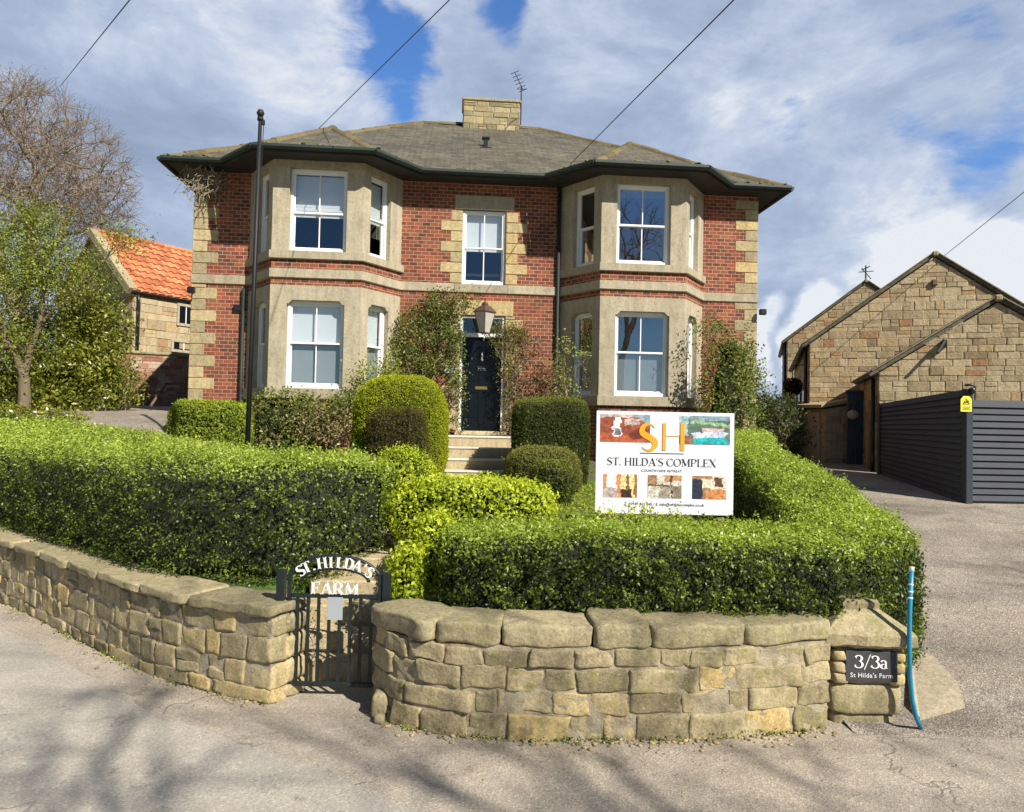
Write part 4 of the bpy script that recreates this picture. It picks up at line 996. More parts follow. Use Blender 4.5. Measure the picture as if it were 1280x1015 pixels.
# door
dx0, dx1, dz0, dz1 = door_h
mb = MB()
mb.bbox(dx0+.002, dx0+.055, .03, .14, dz0+.03, dz1-.002, .004); mb.bbox(dx1-.055, dx1-.002, .03, .14, dz0+.03, dz1-.002, .004)
mb.bbox(dx0+.055, dx1-.055, .03, .14, dz1-.05, dz1-.002, .004); mb.bbox(dx0+.055, dx1-.055, .01, .14, 3.68, 3.76, .004)
df = mb.build('door_frame', 'white', house)
mb = MB(); mb.bbox(-.05, -.03, .05, .10, 3.76, dz1-.05, .002); mb.build('glazing_bar', 'white', df)
mb = MB(); mb.face([(dx0+.055, .08, 3.76), (dx1-.055, .08, 3.76), (dx1-.055, .08, dz1-.05), (dx0+.055, .08, dz1-.05)]); mb.build('fanlight', 'glass', df)
MB().bbox(dx0-.08, dx1+.08, -.10, .20, 1.66, 1.75, .01, tint=(.9, .2, 0)).build('threshold', 'step', house)
mb = MB(); a, b_ = dx0+.057, dx1-.057; z0, z1 = 1.765, 3.678; cm = (a+b_)/2
mb.bbox(a, b_, .10, .13, z0, z1, .003)
for xa, xb in ((a, a+.11), (cm-.055, cm+.055), (b_-.11, b_)): mb.bbox(xa, xb, .085, .0995, z0+.002, z1-.002, .004)
for za_, zb_ in ((z0, z0+.2), (z0+.78, z0+.95), (z1-.13, z1)):
    for xa, xb in ((a+.111, cm-.056), (cm+.056, b_-.111)): mb.bbox(xa, xb, .0855, .0995, za_+.003, zb_-.003, .004)
for xa, xb in ((a+.15, cm-.095), (cm+.095, b_-.15)):
    for za_, zb_ in ((z0+.26, z0+.72), (z0+1.01, z1-.2)): mb.bbox(xa, xb, .09, .0995, za_, zb_, .006)
dr = mb.build('door', 'gloss_black', house)
MB().bbox(cm-.125, cm+.125, .070, .084, z0+.84, z0+.905, .004).build('letter_box', 'brass', dr)
mb = MB(); mb.lathe([(.02, 0), (.03, .03), (.016, .05), (.012, .11), (.024, .13), (.012, .15), (.004, .19)], (cm, .07, z0+1.42), 10); mb.build('knocker', 'grey_plastic', dr, True)
mb = MB(); mb.bbox(cm-.10, cm+.10, .078, .084, z0+1.22, z0+1.32, .002)
np_ = mb.build('name_plate', 'black', dr); mb = MB(); mb.box(cm-.085, cm+.085, .0765, .0775, z0+1.235, z0+1.237); mb.box(cm-.085, cm+.085, .0765, .0775, z0+1.303, z0+1.305)
for q in (-.06, -.03, 0, .03, .06): mb.box(cm+q-.008, cm+q+.008, .0765, .0775, z0+1.26, z0+1.282)
mb.build('plate_rim', 'grey_plastic', dr)
mb = MB(); mb.lathe([(.018, 0), (.026, .015), (.018, .03)], (b_-.055, .07, z0+.82), 10); mb.build('door_knob', 'brass', dr, True)
MB().bbox(-.80, -.57, -.03, -.015, 2.92, 3.08, .003).build('plaque', 'blind', house)
# front steps
for i, (z_, y_) in enumerate(((1.66, -1.0), (1.46, -1.35), (1.26, -1.7), (1.07, -2.05))):
    mb = MB(); mb.bbox(-.74, .70, y_, (-.10 if i == 0 else y_+.352), .6, z_-.035, .004, tint=(.3+.1*i, .2, 0)); st = mb.build('front_step', 'step', house)
    MB().bbox(-.76, .72, y_-.02, (-.12 if i == 0 else y_+.33), z_-.035+.001, z_, .008).build('nosing', 'tread', st)

# roof
EZ, SL = 6.93, .618
ex0, ex1, ey0, ey1 = -6.30, 6.20, -.45, 8.95
ry = (ey0+ey1)/2; run = ry-ey0; rz = EZ+run*SL; rx0, rx1 = ex0+run, ex1-run
rz = EZ+run*SL
mb = MB(); A_, B_, C_, D_ = (ex0, ey0, EZ), (ex1, ey0, EZ), (ex1, ey1, EZ), (ex0, ey1, EZ); Ra, Rb = (rx0, ry, rz), (rx1, ry, rz)
mb.face([A_, B_, Rb, Ra]); mb.face([B_, C_, Rb]); mb.face([C_, D_, Ra, Rb]); mb.face([D_, A_, Ra])
AZ = EZ+1.75*SL; eaveline = [A_]
hips = [(A_, Ra), (B_, Rb), (Ra, Rb)]
for c_ in BAYC:
    ap = (c_, -1.35+1.75, AZ); rb_ = (c_, ey0+(AZ-EZ)/SL, AZ)
    fl, fr2 = (c_-1.07, -1.35, EZ), (c_+1.07, -1.35, EZ); bl, br = (c_-1.9, ey0, EZ), (c_+1.9, ey0, EZ)
    lift = .004
    up_ = lambda p: (p[0], p[1], p[2]+lift)
    mb.face([up_(fl), up_(fr2), up_(ap)]); mb.face([up_(fr2), up_(br), up_(ap)]); mb.face([up_(bl), up_(fl), up_(ap)])
    mb.face([up_(br), up_(rb_), up_(ap)]); mb.face([up_(rb_), up_(bl), up_(ap)])
    hips += [(fl, ap), (fr2, ap), (ap, rb_)]
    eaveline += [bl, fl, fr2, br]
eaveline += [B_]
roof = mb.build('roof', 'slate', house)
rnd = random.Random(2)
for a, b_ in hips:
    mb = MB(); a, b_ = Vector(a), Vector(b_); n_ = max(2, int((b_-a).length/.42)); d = (b_-a).normalized()
    for i in range(n_):
        p, q = a.lerp(b_, i/n_), a.lerp(b_, (i+1)/n_); ti = (rnd.random(), rnd.random(), 0)
        s_ = d.cross(Vector((0, 0, 1))).normalized(); upv = Vector((0, 0, 1)); j = rnd.uniform(-.012, .012)
        sec = [(-.13, -.055), (-.09, .015), (-.03, .05), (.03, .05), (.09, .015), (.13, -.055)]
        vs = [p-d*.01+s_*x_+upv*(z_+j) for x_, z_ in sec]+[q+s_*x_*.96+upv*(z_+j-.006) for x_, z_ in sec]
        mb.mesh(vs, [(k, k+1, k+7, k+6) for k in range(5)]+[(5, 4, 3, 2, 1, 0)], ti)
    mb.build('ridge_tiles', 'moss_ridge', roof)
# soffit, fascia and gutter
mb = MB(); pl = [(p[0], p[1]) for p in eaveline]+[(ex1, ey1), (ex0, ey1)]
cx_ = sum(p[0] for p in pl)/len(pl)
ins = []
mb.face([(ex0, ey0, EZ-.09), (ex0, ey1, EZ-.09), (ex1, ey1, EZ-.09), (ex1, ey0, EZ-.09)])
for c_ in BAYC: mb.face([(c_-1.07, -1.35, EZ-.092), (c_-1.9, ey0, EZ-.092), (c_+1.9, ey0, EZ-.092), (c_+1.07, -1.35, EZ-.092)])
mb.build('soffit', 'soffit', house)
mb = MB(); fa = MB(); el = [Vector(p) for p in eaveline]
el = [Vector((ex0, ey1, EZ))]+el+[Vector((ex1, ey1, EZ))]
fs_ = MB()
for a, b_ in zip(el[:-1], el[1:]):
    d = (b_-a).normalized(); n_ = Vector((d.y, -d.x, 0)); M = frame(a, d); L_ = (b_-a).length
    fs_.box(-.01, L_+.01, .0, .02, -.115, -.012, M)
    g = [(-.02, -.0), (-.11, .0), (-.118, -.05), (-.085, -.088), (-.045, -.088), (-.02, -.05)]
    vs = [M @ Vector((-.03, y_-.004, z_)) for y_, z_ in g]+[M @ Vector((L_+.03, y_-.004, z_)) for y_, z_ in g]
    fa.mesh(vs, [(k, (k+1) % 6, (k+1) % 6+6, k+6) for k in range(6)]+[(5, 4, 3, 2, 1, 0), (6, 7, 8, 9, 10, 11)])
fs_.build('fascia', 'soffit', house); fa.build('gutter', 'gutter', house)
# moss tufts and grit along the gutters belong to the roof
mb = MB()
for k in range(260):
    i = rnd.randrange(len(el)-1); p = el[i].lerp(el[i+1], rnd.random()); s_ = rnd.uniform(.012, .05)
    if p.y > .5: continue
    mb.lump(Matrix.Translation((p.x, p.y-.02+rnd.uniform(-.02, .12), EZ+.01+rnd.uniform(0, .05))), s_, s_, s_*.5, 2, 2.5, .006, k, (rnd.random(), .9, 0))
props(mb.build('moss', LEAF['olive'], roof, True), kind='stuff')
# left downpipe; the right one is an added dark strip for bay shadow
for x_, zt0 in ((BAYC[0]-HWB-.07, 4.5), (BAYC[1]-HWB-.06, EZ-.1)):
    MB().tube([(x_, -.06, zt0), (x_, -.06, 2.0), (x_, -.06, 1.2)], .036, 8).build('downpipe', 'gutter', house, True)
# stone-faced chimney
def clip_poly(poly, a, b_, c_):
    """keep the part of a 2D polygon where a*x+b*y<=c"""
    out = []
    for i in range(len(poly)):
        p, q = poly[i], poly[(i+1) % len(poly)]; dp, dq = a*p[0]+b_*p[1]-c_, a*q[0]+b_*q[1]-c_
        if dp <= 0: out.append(p)
        if (dp < 0) != (dq < 0) and dp != dq: u = dp/(dp-dq); out.append((p[0]+(q[0]-p[0])*u, p[1]+(q[1]-p[1])*u))
    return out
def stone_face(mb, core, M, poly, rnd, hr=(.11, .26), wr=(.2, .6), gap=.008, dep=.02, quoin=None, holes=()):
    """coursed squared rubble over a convex polygon in the frame's x-z plane; outside is -y"""
    n = len(poly); area = sum(poly[i][0]*poly[(i+1) % n][1]-poly[(i+1) % n][0]*poly[i][1] for i in range(n))
    if area < 0: poly = poly[::-1]
    hps = []
    for i in range(n):
        p, q = poly[i], poly[(i+1) % n]; a, b_ = (q[1]-p[1]), -(q[0]-p[0]); hps.append((a, b_, a*p[0]+b_*p[1]))
    x0, x1 = min(p[0] for p in poly), max(p[0] for p in poly); z0, z1 = min(p[1] for p in poly), max(p[1] for p in poly)
    z = z0
    while z < z1:
        h = rnd.uniform(*hr); x = x0-rnd.uniform(0, wr[0])
        while x < x1:
            w_ = rnd.uniform(*wr)*(1.3 if h < hr[0]*1.3 else 1)
            subs = [(z, h)] if rnd.random() > .2 or h < hr[1]*.7 else [(z, h*.5), (z+h*.5, h*.5)]
            for zz, hh in subs:
                j = lambda: rnd.uniform(-.006, .006)
                q = [(x+gap+j(), zz+gap*.7+j()), (x+w_-gap+j(), zz+gap*.7+j()), (x+w_-gap+j(), zz+hh-gap*.7+j()), (x+gap+j(), zz+hh-gap*.7+j())]
                if any(hx0 < x+w_ and hx1 > x and hz0 < zz+hh and hz1 > zz for hx0, hx1, hz0, hz1 in holes): continue
                for a, b_, c_ in hps:
                    q = clip_poly(q, a, b_, c_)
                    if len(q) < 3: break
                if len(q) < 3: continue
                cx_ = sum(p[0] for p in q)/len(q); cz_ = sum(p[1] for p in q)/len(q); ti = (rnd.random(), rnd.random(), 0); d_ = dep*rnd.uniform(.4, 1.3)
                bvl = min(.02, w_*.15, hh*.2)
                def shr(p, k):
                    dx, dz = cx_-p[0], cz_-p[1]; l = math.hypot(dx, dz) or 1; return (p[0]+dx/l*k, p[1]+dz/l*k)
                o_ = [M @ Vector((p[0], 0.004, p[1])) for p in q]; m2 = [M @ Vector((p[0], -d_*.7, p[1])) for p in q]; f_ = [M @ Vector((*[(s2 := shr(p, bvl))[0]], -d_, s2[1])) for p in q]; k = len(q)
                mb.mesh(o_+m2+f_, [(i, (i+1) % k, (i+1) % k+k, i+k) for i in range(k)]+[(i+k, (i+1) % k+k, (i+1) % k+2*k, i+2*k) for i in range(k)]+[tuple(range(2*k, 3*k))], ti)
            x += w_
        z += h
    if core is not None and not holes: core.face([M @ Vector((p[0], 0, p[1])) for p in poly])
cm_, cc_ = MB(), MB(); rnd = random.Random(6); cz0, cz1 = 8.9, 10.32
for M, w_ in ((Matrix.Translation((-.52, 3.9, 0)), 1.45), (Matrix.Translation((.93, 3.9, 0)) @ Matrix.Rotation(R(90), 4, 'Z'), .8), (Matrix.Translation((-.52, 4.7, 0)) @ Matrix.Rotation(R(-90), 4, 'Z'), .8)):
    stone_face(cm_, cc_, M, [(0, cz0), (w_, cz0), (w_, cz1), (0, cz1)], rnd, (.12, .2), (.18, .42))
cc_.box(-.5, .91, 3.93, 4.69, cz0, cz1+.01); ch = cm_.build('chimney', 'rubble', roof); cc_.build('mortar', 'mortar', roof)
MB().bbox(-.57, .98, 3.86, 4.74, cz1+.012, cz1+.09, .02, tint=(.5, .8, 0)).build('chimney_cap', 'coping', roof)
MB().bbox(-.58, .99, 3.80, 3.87, 9.38, 9.50, .01, tint=(.9, 0, 0)).build('flashing', 'concrete', roof)
mb = MB(); vp = (-.0, 1.85, EZ+2.3*SL); mb.bbox(vp[0]-.05, vp[0]+.05, vp[1]-.05, vp[1]+.05, vp[2]-.1, vp[2]+.16, .01); mb.bbox(vp[0]-.09, vp[0]+.09, vp[1]-.07, vp[1]+.07, vp[2]+.161, vp[2]+.21, .01); mb.bbox(vp[0]-.14, vp[0]+.12, vp[1]-.16, vp[1]-.02, vp[2]-.12, vp[2]-.07, .01); mb.build('roof_vent', 'black', roof)
# small fixtures on the walls
MB().bbox(-5.02, -4.86, -.07, -.002, 4.05, 4.17, .01).build('vent_box', 'black', house)
def flood(u, v, z, lab):
    p = HW(u, v, z); r = thing('security_light', lab, 'security light', p, YAW)
    MB().bbox(-.07, .07, -.13, -.03, -.07, .05, .015).build('lamp_head', 'black', r); MB().bbox(-.02, .02, -.03, .06, -.02, .02, .004).build('bracket', 'black', r)
flood(5.83, -.05, 4.38, 'black security light on the right corner of the brick house'); flood(-5.80, -.1, 4.42, 'black security light on the left quoins of the brick house')

# lantern over the door
lp = HW(-.02, -.42, 3.72); r = thing('wall_lantern', 'copper street-style lantern above the black front door', 'lantern', lp, YAW+R(45))
mb = MB(); mb.lathe([(.10, .0), (.20, .40)], (0, 0, 0), 4); mb.build('lantern_glass', 'milk_glass', r)
mb = MB(); mb.lathe([(.23, .40), (.235, .415), (.12, .52), (.07, .54), (.07, .57), (.05, .60), (.012, .62), (.016, .66), (.003, .70)], (0, 0, 0), 4); mb.lathe([(.11, -.02), (.115, .0)], (0, 0, 0), 4)
for k in range(4):
    a = math.pi/4+k*math.pi/2
    mb.tube([(.102*math.cos(a), .102*math.sin(a), 0), (.205*math.cos(a), .205*math.sin(a), .40)], .008, 5)
mb.build('lantern_frame', 'copper', r)
MB().tube([(0, 0, -.02), (0, 0, -.1), (.13, .13, -.13), (.28, .28, -.1)], .012, 6).build('bracket', 'white', r)

# aerial on the chimney
ap = HW(1.0, 4.2, 10.0); r = thing('television_aerial', 'thin television aerial strapped to the chimney', 'aerial', ap, YAW)
MB().tube([(0, 0, -.1), (0, 0, .95)], .018, 6).build('mast', 'cable', r)
mb = MB(); mb.tube([(-.2, -.2, 1.2), (.05, .05, .85)], .012, 4)
for k in range(6): q = k/5; mb.tube([(-.2+.25*q-.1, -.2+.25*q+.1, 1.2-.35*q), (-.2+.25*q+.1, -.2+.25*q-.1, 1.2-.35*q)], .008, 4)
mb.tube([(-.12, 0, .85), (.16, 0, .87)], .01, 4); mb.build('antenna_rods', 'cable', r)
MB().tube([(0, -.3, .0), (-.25, -.35, -.15), (-.6, -.36, -.6)], .008, 4).build('cable_run', 'cable', r)
# dry twig tangle under the eaves
r = thing('dry_climber', 'tangle of dry twigs under the eaves at the left house corner', 'dead climber', HW(-5.6, -.1, 6.5), YAW)
mb = MB(); rnd = random.Random(12)
for k in range(150):
    p = Vector((rnd.gauss(-.05, .2), rnd.gauss(-.08, .07), rnd.uniform(-.15, .3))); p.y = min(p.y, -.02)
    pts = [p]; d = Vector((rnd.gauss(0, 1), rnd.gauss(-.1, .35), rnd.gauss(-.3, .8))).normalized()
    for _ in range(4): d = (d+Vector((rnd.gauss(0, .4), rnd.gauss(0, .25), rnd.gauss(-.05, .4)))).normalized(); q = pts[-1]+d*.09; q.y = min(q.y, -.015); pts.append(q)
    mb.tube(pts, .006, 3, caps=False)
mb.build('twigs', 'bark_grey', r)

# ------------------------------------------------------------------ trees
def grow(mb, start, targets, r0, rnd, rmin=.006, first=.45, tipr=1.0, power=.48, d0=Vector((0, 0, 1)), tips=None, sides=(7, 3), bend=.12):
    """branches from one trunk point out to every target point"""
    N = len(targets)
    def rec(p, d, pts, r_, lvl):
        n = len(pts)
        if n == 1:
            q = Vector(pts[0]); m_ = p.lerp(q, .5)+d*(q-p).length*.12
            mb.tube([p, m_, q], [r_, r_*.7, rmin*.6], 3, caps=False)
            if tips is not None: tips.append((q, (q-m_).normalized()))
            return
        c_ = pts.mean(0); X = pts-c_
        ax = np.linalg.svd(X, full_matrices=False)[2][0] if n > 2 else (pts[1]-pts[0])
        s_ = X @ ax; o = np.argsort(s_); k = int(n*rnd.uniform(.3, .7)); k = min(max(k, 1), n-1)
        for part in (pts[o[:k]], pts[o[k:]]):
            cc2 = Vector(part.mean(0)); v = cc2-p; f = rnd.uniform(.32, .5) if len(part) > 1 else 1
            if len(part) == 1: rec(p, d, part, max(rmin, r_*.6), lvl+1); continue
            q = p+v*f; L_ = (q-p).length; m_ = p+(q-p)*.5+d*L_*.14+Vector((rnd.gauss(0, 1), rnd.gauss(0, 1), rnd.gauss(0, 1)))*L_*bend*.5
            r2 = max(rmin, r0*(len(part)/N)**power)
            ns = sides[0] if r2 > r0*.3 else (4 if r2 > r0*.1 else 3)
            mb.tube([p, m_, q], [max(min(r_, r2*1.25), r2), r2*1.05, r2*.92], ns, caps=False)
            rec(q, (q-m_).normalized(), part, r2, lvl+1)
    rec(Vector(start), d0, np.asarray(targets), r0, 0)
def crown_pts(c_, rx, ry_, rz_, n, rng, shell=.5, zmin=-1.0, lumps=0.0):
    out = []
    while len(out) < n:
        v = rng.normal(size=3); v /= np.linalg.norm(v)
        if v[2] < zmin: continue
        rr = 1-(1-shell)*rng.random()**1.4*.999 if rng.random() < .7 else rng.random()**.5
        if lumps: rr *= 1+lumps*float(fnoise(v[None]*1.0, 3.0, c_[0])[0])
        out.append((c_[0]+v[0]*rx*rr, c_[1]+v[1]*ry_*rr, c_[2]+v[2]*rz_*rr))
    return np.array(out)
rnd = random.Random(21); rng = np.random.default_rng(21)
# big bare tree, far left
def bare_tree(name, label, base, cc, rad, n, seed, r0=.3, zmin=-.35, buds=0, fork=.3, shell=.5, rmin=.008):
    rnd = random.Random(seed); rng = np.random.default_rng(seed); t0 = thing(name, label, 'tree', base)
    pts = crown_pts(cc, *rad, n, rng, shell, zmin)
    fk = Vector(base).lerp(Vector(cc), fork); fk.z = base[2]+(cc[2]-base[2])*fork
    tr = MB(); tr.tube([Vector(base)-Vector((0, 0, .2)), Vector(base).lerp(fk, .5)+Vector((.05, 0, 0)), fk], [r0*1.3, r0*1.05, r0], 9, caps=False); tr.build('trunk', 'bark', t0, True, world=True)
    br = MB(); tips = []; grow(br, fk, pts, r0*.85, rnd, rmin, tips=tips)
    for q, d in tips:
        for _ in range(3):
            v = (d+Vector((rnd.gauss(0, .6), rnd.gauss(0, .6), rnd.gauss(.1, .5)))).normalized(); L_ = rnd.uniform(.25, .55)
            br.tube([q-d*rnd.uniform(0, .4), q+v*L_], [rmin*.8, rmin*.5], 3, caps=False)
    br.build('crown', 'twig', t0, True, world=True)
    if buds:
        tp = np.array([list(q) for q, d in tips]); p = tp[rng.integers(0, len(tp), buds)]+rng.normal(size=(buds, 3))*.28
        leaf_mesh('buds', p, rng.normal(size=(buds, 3)), np.full(buds, .06), 'bud', t0, rng)
B1 = P(35, 420, 27); bare_tree('bare_tree', 'large bare domed tree behind the shrubs at the far left', (B1.x, B1.y, 2.4), tuple(P(10, 235, 27)), (4.45, 4.4, 4.2), 3300, 5, .34, -.55, 13000, .36, rmin=.010)
# trees across the road, behind the camera (they shade the road and show in the panes)
bare_tree('bare_tree', 'bare roadside tree standing across the road from the house', (9.5, -8.5, 0), (8.8, -8.2, 9.6), (4.6, 4.6, 4.6), 270, 8, .28, -.5, 0, .4, rmin=.016)
bare_tree('bare_tree', 'bare roadside tree standing opposite the driveway', (15.5, -1.5, 0), (15, -1.8, 7.2), (3.4, 3.4, 3.2), 340, 9, .22, -.4, 0, .4, rmin=.016)

def leafy_tree(name, label, cat, base, crowns, n, seed, mat, lsize, leaves, r0=.09, bark='bark_grey', fork=.3, lean=(0, 0), clump=.3, aspect=.5, tb=0):
    rnd = random.Random(seed); rng = np.random.default_rng(seed); t0 = thing(name, label, cat, base)
    tw = sum(c_[3] for c_ in crowns); pts = np.concatenate([crown_pts(c_[0], *c_[1], max(3, int(n*c_[3]/tw)), rng, .3, c_[2]) for c_ in crowns])
    fk = Vector((base[0]+lean[0], base[1]+lean[1], base[2]+fork))
    tr = MB(); tr.tube([Vector(base)-Vector((0, 0, .1)), Vector(base).lerp(fk, .5)+Vector((.03, 0, 0)), fk], [r0*1.3, r0, r0*.9], 8, caps=False); tr.build('trunk', bark, t0, True, world=True)
    br = MB(); tips = []; grow(br, fk, pts, r0*.8, rnd, .005, tips=tips); br.build('branches', bark, t0, True, world=True)
    tp = np.array([list(q) for q, d in tips]); k = rng.integers(0, len(tp), leaves); ctr = pts.mean(0)
    pos = tp[k]+rng.normal(size=(leaves, 3))*clump*np.array([1, 1, .8]); nr = pos-ctr; nr /= np.linalg.norm(nr, axis=1, keepdims=True)
    ti = .45+rng.normal(size=leaves)*.2+.25*(rng.random(len(tp))[k]-.5)+tb
    leaf_mesh('foliage', pos, nr, np.full(leaves, lsize), mat, t0, rng, ti, aspect=aspect, spread=1.0)
    return t0
b = P(28, 528, 13.5)
leafy_tree('garden_tree', 'open leafy garden tree with a single trunk at the left behind the hedge', 'tree', (b.x, b.y, 1.7),
  [(tuple(P(25, 330, 13.5)), (.9, .9, 1.0), -1, 3), (tuple(P(85, 345, 13.8)), (.8, .8, .9), -1, 2.4), (tuple(P(-60, 380, 13)), (1.1, 1, 1.4), -1, 3), (tuple(P(10, 430, 13.4)), (.9, .8, .6), -1, 1.6), (tuple(P(150, 300, 14)), (.35, .4, .15), -1, .35), (tuple(P(45, 275, 13.6)), (.5, .5, .4), -1, .7)],
  340, 3, 'spring', .055, 26000, .11, bark='bark', fork=.9, clump=.2, tb=-.06)
b = P(130, 525, 14.5)
leafy_tree('laurel_shrub', 'tall glossy evergreen shrub in front of the orange-roofed barn', 'shrub', (b.x, b.y, 1.7),
  [(tuple(P(112, 470, 14.5)), (.85, .8, 1.0), -1, 3), (tuple(P(60, 480, 14.3)), (.8, .7, .9), -1, 2), (tuple(P(120, 405, 14.7)), (.6, .6, .55), -1, 1.2), (tuple(P(30, 500, 14.2)), (.8, .7, .6), -1, 1.5)],
  340, 4, 'laurel', .09, 28000, .07, fork=.3, clump=.15, aspect=.4)
b = P(-30, 520, 15)
leafy_tree('evergreen_shrub', 'dark dense shrub at the left edge under the garden tree', 'shrub', (b.x, b.y, 1.7),
  [(tuple(P(-10, 490, 15.3)), (1.5, .7, .9), -1, 3), (tuple(P(60, 430, 16)), (1.0, .6, 1.0), -1, 3)], 150, 14, 'ivy', .09, 9000, .06, fork=.3, clump=.2)

# ------------------------------------------------------------------ hedges
def hp(px, py, Y): return P(px, py, Y)
r = thing('privet_hedge', 'long clipped hedge curving behind the wall from the driveway side to the gate steps', 'hedge', (1.2, 5.4, .4))
path = [(-.45, 5.36, .42, 1.14, .44), (.3, 5.30, .42, 1.17, .52), (1.3, 5.26, .42, 1.17, .52), (2.1, 5.28, .40, 1.15, .50), (2.55, 5.5, .2, 1.17, .50), (2.80, 6.1, .12, 1.22, .46), (2.92, 7.0, .2, 1.38, .45), (3.05, 8.0, .35, 1.52, .42), (3.12, 9.2, .5, 1.64, .40), (3.5, 10.6, .65, 1.76, .38), (4.0, 12.0, .8, 1.9, .36)]
sh = hedge_shape(path, 2, 6, 18, .035)
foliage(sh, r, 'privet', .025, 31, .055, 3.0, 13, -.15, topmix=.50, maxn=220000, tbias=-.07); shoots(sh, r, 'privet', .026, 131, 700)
r = thing('privet_hedge', 'broad dark clipped hedge above the left wall beside the flagpole', 'hedge', (-3.5, 6.9, .5))
path = [(-17, 17.6, 1.0, 2.2, 1.2)]
for px_, off, zt0, hw_ in ((-12, 1.8, 1.86, 1.6), (-9, 1.7, 1.76, 1.5), (-7, 1.5, 1.68, 1.35), (-5.4, 1.25, 1.60, 1.1), (-4.1, 1.0, 1.57, .86), (-3.1, .95, 1.58, .78)):
    tt = min(range(400), key=lambda k: abs(near.at(near.L*k/400).x-px_)); M = near.fr(near.L*tt/400, off, 0); path.append((M.translation.x, M.translation.y, .5, zt0, hw_))
path += [(-2.05, 6.32, .5, 1.58, .70), (-1.25, 6.82, .66, 1.54, .56)]
sh = hedge_shape(path, 7, 7, 20, .06)
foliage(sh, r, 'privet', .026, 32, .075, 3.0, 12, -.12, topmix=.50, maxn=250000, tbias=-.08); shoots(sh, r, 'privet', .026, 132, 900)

def bush(name, label, cat, c_, rx, ry_, z0, z1, mat, size, seed, pxy=2.5, pz=2.5, rough=.02, lump=.03, cover=2.4, hole=-.6, topmix=.15, group=None, taper=0.0, freq=12, spread=.9, aspect=.55, extra=(), mind=.0032):
    r = thing(name, label, cat, (c_[0], c_[1], z0), 0, group)
    sh = blob_shape(c_, rx, ry_, z0, z1, pxy, pz, seed, lump=lump, taper=taper)
    for e in extra:
        s2 = blob_shape(*e, seed=seed+1, lump=lump); sh.mesh(s2.v, s2.f)
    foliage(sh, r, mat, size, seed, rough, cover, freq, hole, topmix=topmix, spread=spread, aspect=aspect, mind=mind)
    if mind < .003: shoots(sh, r, mat, .03, seed+200, 60)
    return r
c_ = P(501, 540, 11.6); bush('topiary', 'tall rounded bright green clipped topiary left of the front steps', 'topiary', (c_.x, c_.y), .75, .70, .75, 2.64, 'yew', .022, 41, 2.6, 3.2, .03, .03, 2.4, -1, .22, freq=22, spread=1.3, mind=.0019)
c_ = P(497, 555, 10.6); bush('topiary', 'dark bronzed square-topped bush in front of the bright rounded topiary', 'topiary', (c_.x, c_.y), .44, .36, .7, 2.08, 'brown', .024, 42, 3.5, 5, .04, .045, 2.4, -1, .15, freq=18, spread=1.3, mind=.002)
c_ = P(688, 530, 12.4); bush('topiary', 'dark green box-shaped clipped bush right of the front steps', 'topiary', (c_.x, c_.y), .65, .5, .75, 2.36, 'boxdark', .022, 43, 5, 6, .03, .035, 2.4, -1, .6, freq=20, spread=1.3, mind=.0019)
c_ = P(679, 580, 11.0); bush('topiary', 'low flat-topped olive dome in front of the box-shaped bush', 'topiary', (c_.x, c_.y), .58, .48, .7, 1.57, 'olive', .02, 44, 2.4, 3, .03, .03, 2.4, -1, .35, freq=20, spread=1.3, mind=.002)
c_ = P(690, 600, 9.6); bush('shrub', 'small round dark shrub below the olive dome', 'shrub', (c_.x, c_.y), .31, .3, .75, 1.45, 'boxdark', .03, 45, 2.3, 2.5, .05, .05, 2.6, -.5, .6)
c_ = P(590, 620, 6.45); bush('golden_shrub', 'bright yellow-green shrub between the gate path and the olive dome', 'shrub', (c_.x, c_.y), .74, .36, .72, 1.42, 'golden', .036, 46, 3, 3, .05, .06, 2.6, -.6, .15, extra=[((-.60, 5.72), .20, .3, .62, 1.16, 2.5, 2.5), ((-.74, 5.25), .12, .2, .50, 1.0, 2.5, 2.5)])
c_ = P(505, 585, 9.4); bush('golden_shrub', 'loose yellow-green shrub at the foot of the bronzed bush', 'shrub', (c_.x-.0, c_.y), .40, .3, .8, 1.56, 'golden', .034, 47, 2.2, 2.2, .08, .08, 2.0, -.4, .0)
c_ = P(265, 530, 12.4); bush('clipped_bush', 'clipped golden-topped bush under the left quoins', 'bush', (c_.x, c_.y), .66, .5, 1.3, 2.2, 'privet_bright', .035, 48, 3.5, 4, .03, .05, 2.6, -.6, .25)
c_ = P(355, 520, 13.2); bush('wild_shrub', 'loose green shrub under the left bay window', 'shrub', (c_.x, c_.y), .72, .4, 1.2, 2.42, 'rose', .055, 49, 2.4, 2.4, .14, .12, 1.7, -.15, .1)
c_ = P(908, 475, 13.7); bush('wall_shrub', 'tall leafy shrub against the right flank of the brick house', 'shrub', (c_.x, c_.y), .60, .42, 1.2, 3.55, 'rose', .055, 50, 2.6, 2.6, .16, .14, 1.9, -.25, .1, taper=.25)
c_ = P(900, 440, 13.9); 
c_ = P(1000, 530, 17.5); bush('shade_shrub', 'dark shrub in shade between the house and the stone barn', 'shrub', (c_.x-.3, c_.y+1), .8, .6, 1.0, 2.75, 'ivy', .07, 51, 2.4, 2.4, .2, .15, 1.6, -.2, 0)
c_ = P(962, 520, 18.5); bush('shade_shrub', 'dark purple-brown twiggy shrub behind the house corner', 'shrub', (c_.x+.1, c_.y+1.5), .8, .5, 1.0, 2.9, 'red', .07, 52, 2.4, 2.4, .2, .2, 1.2, -.1, -.2)

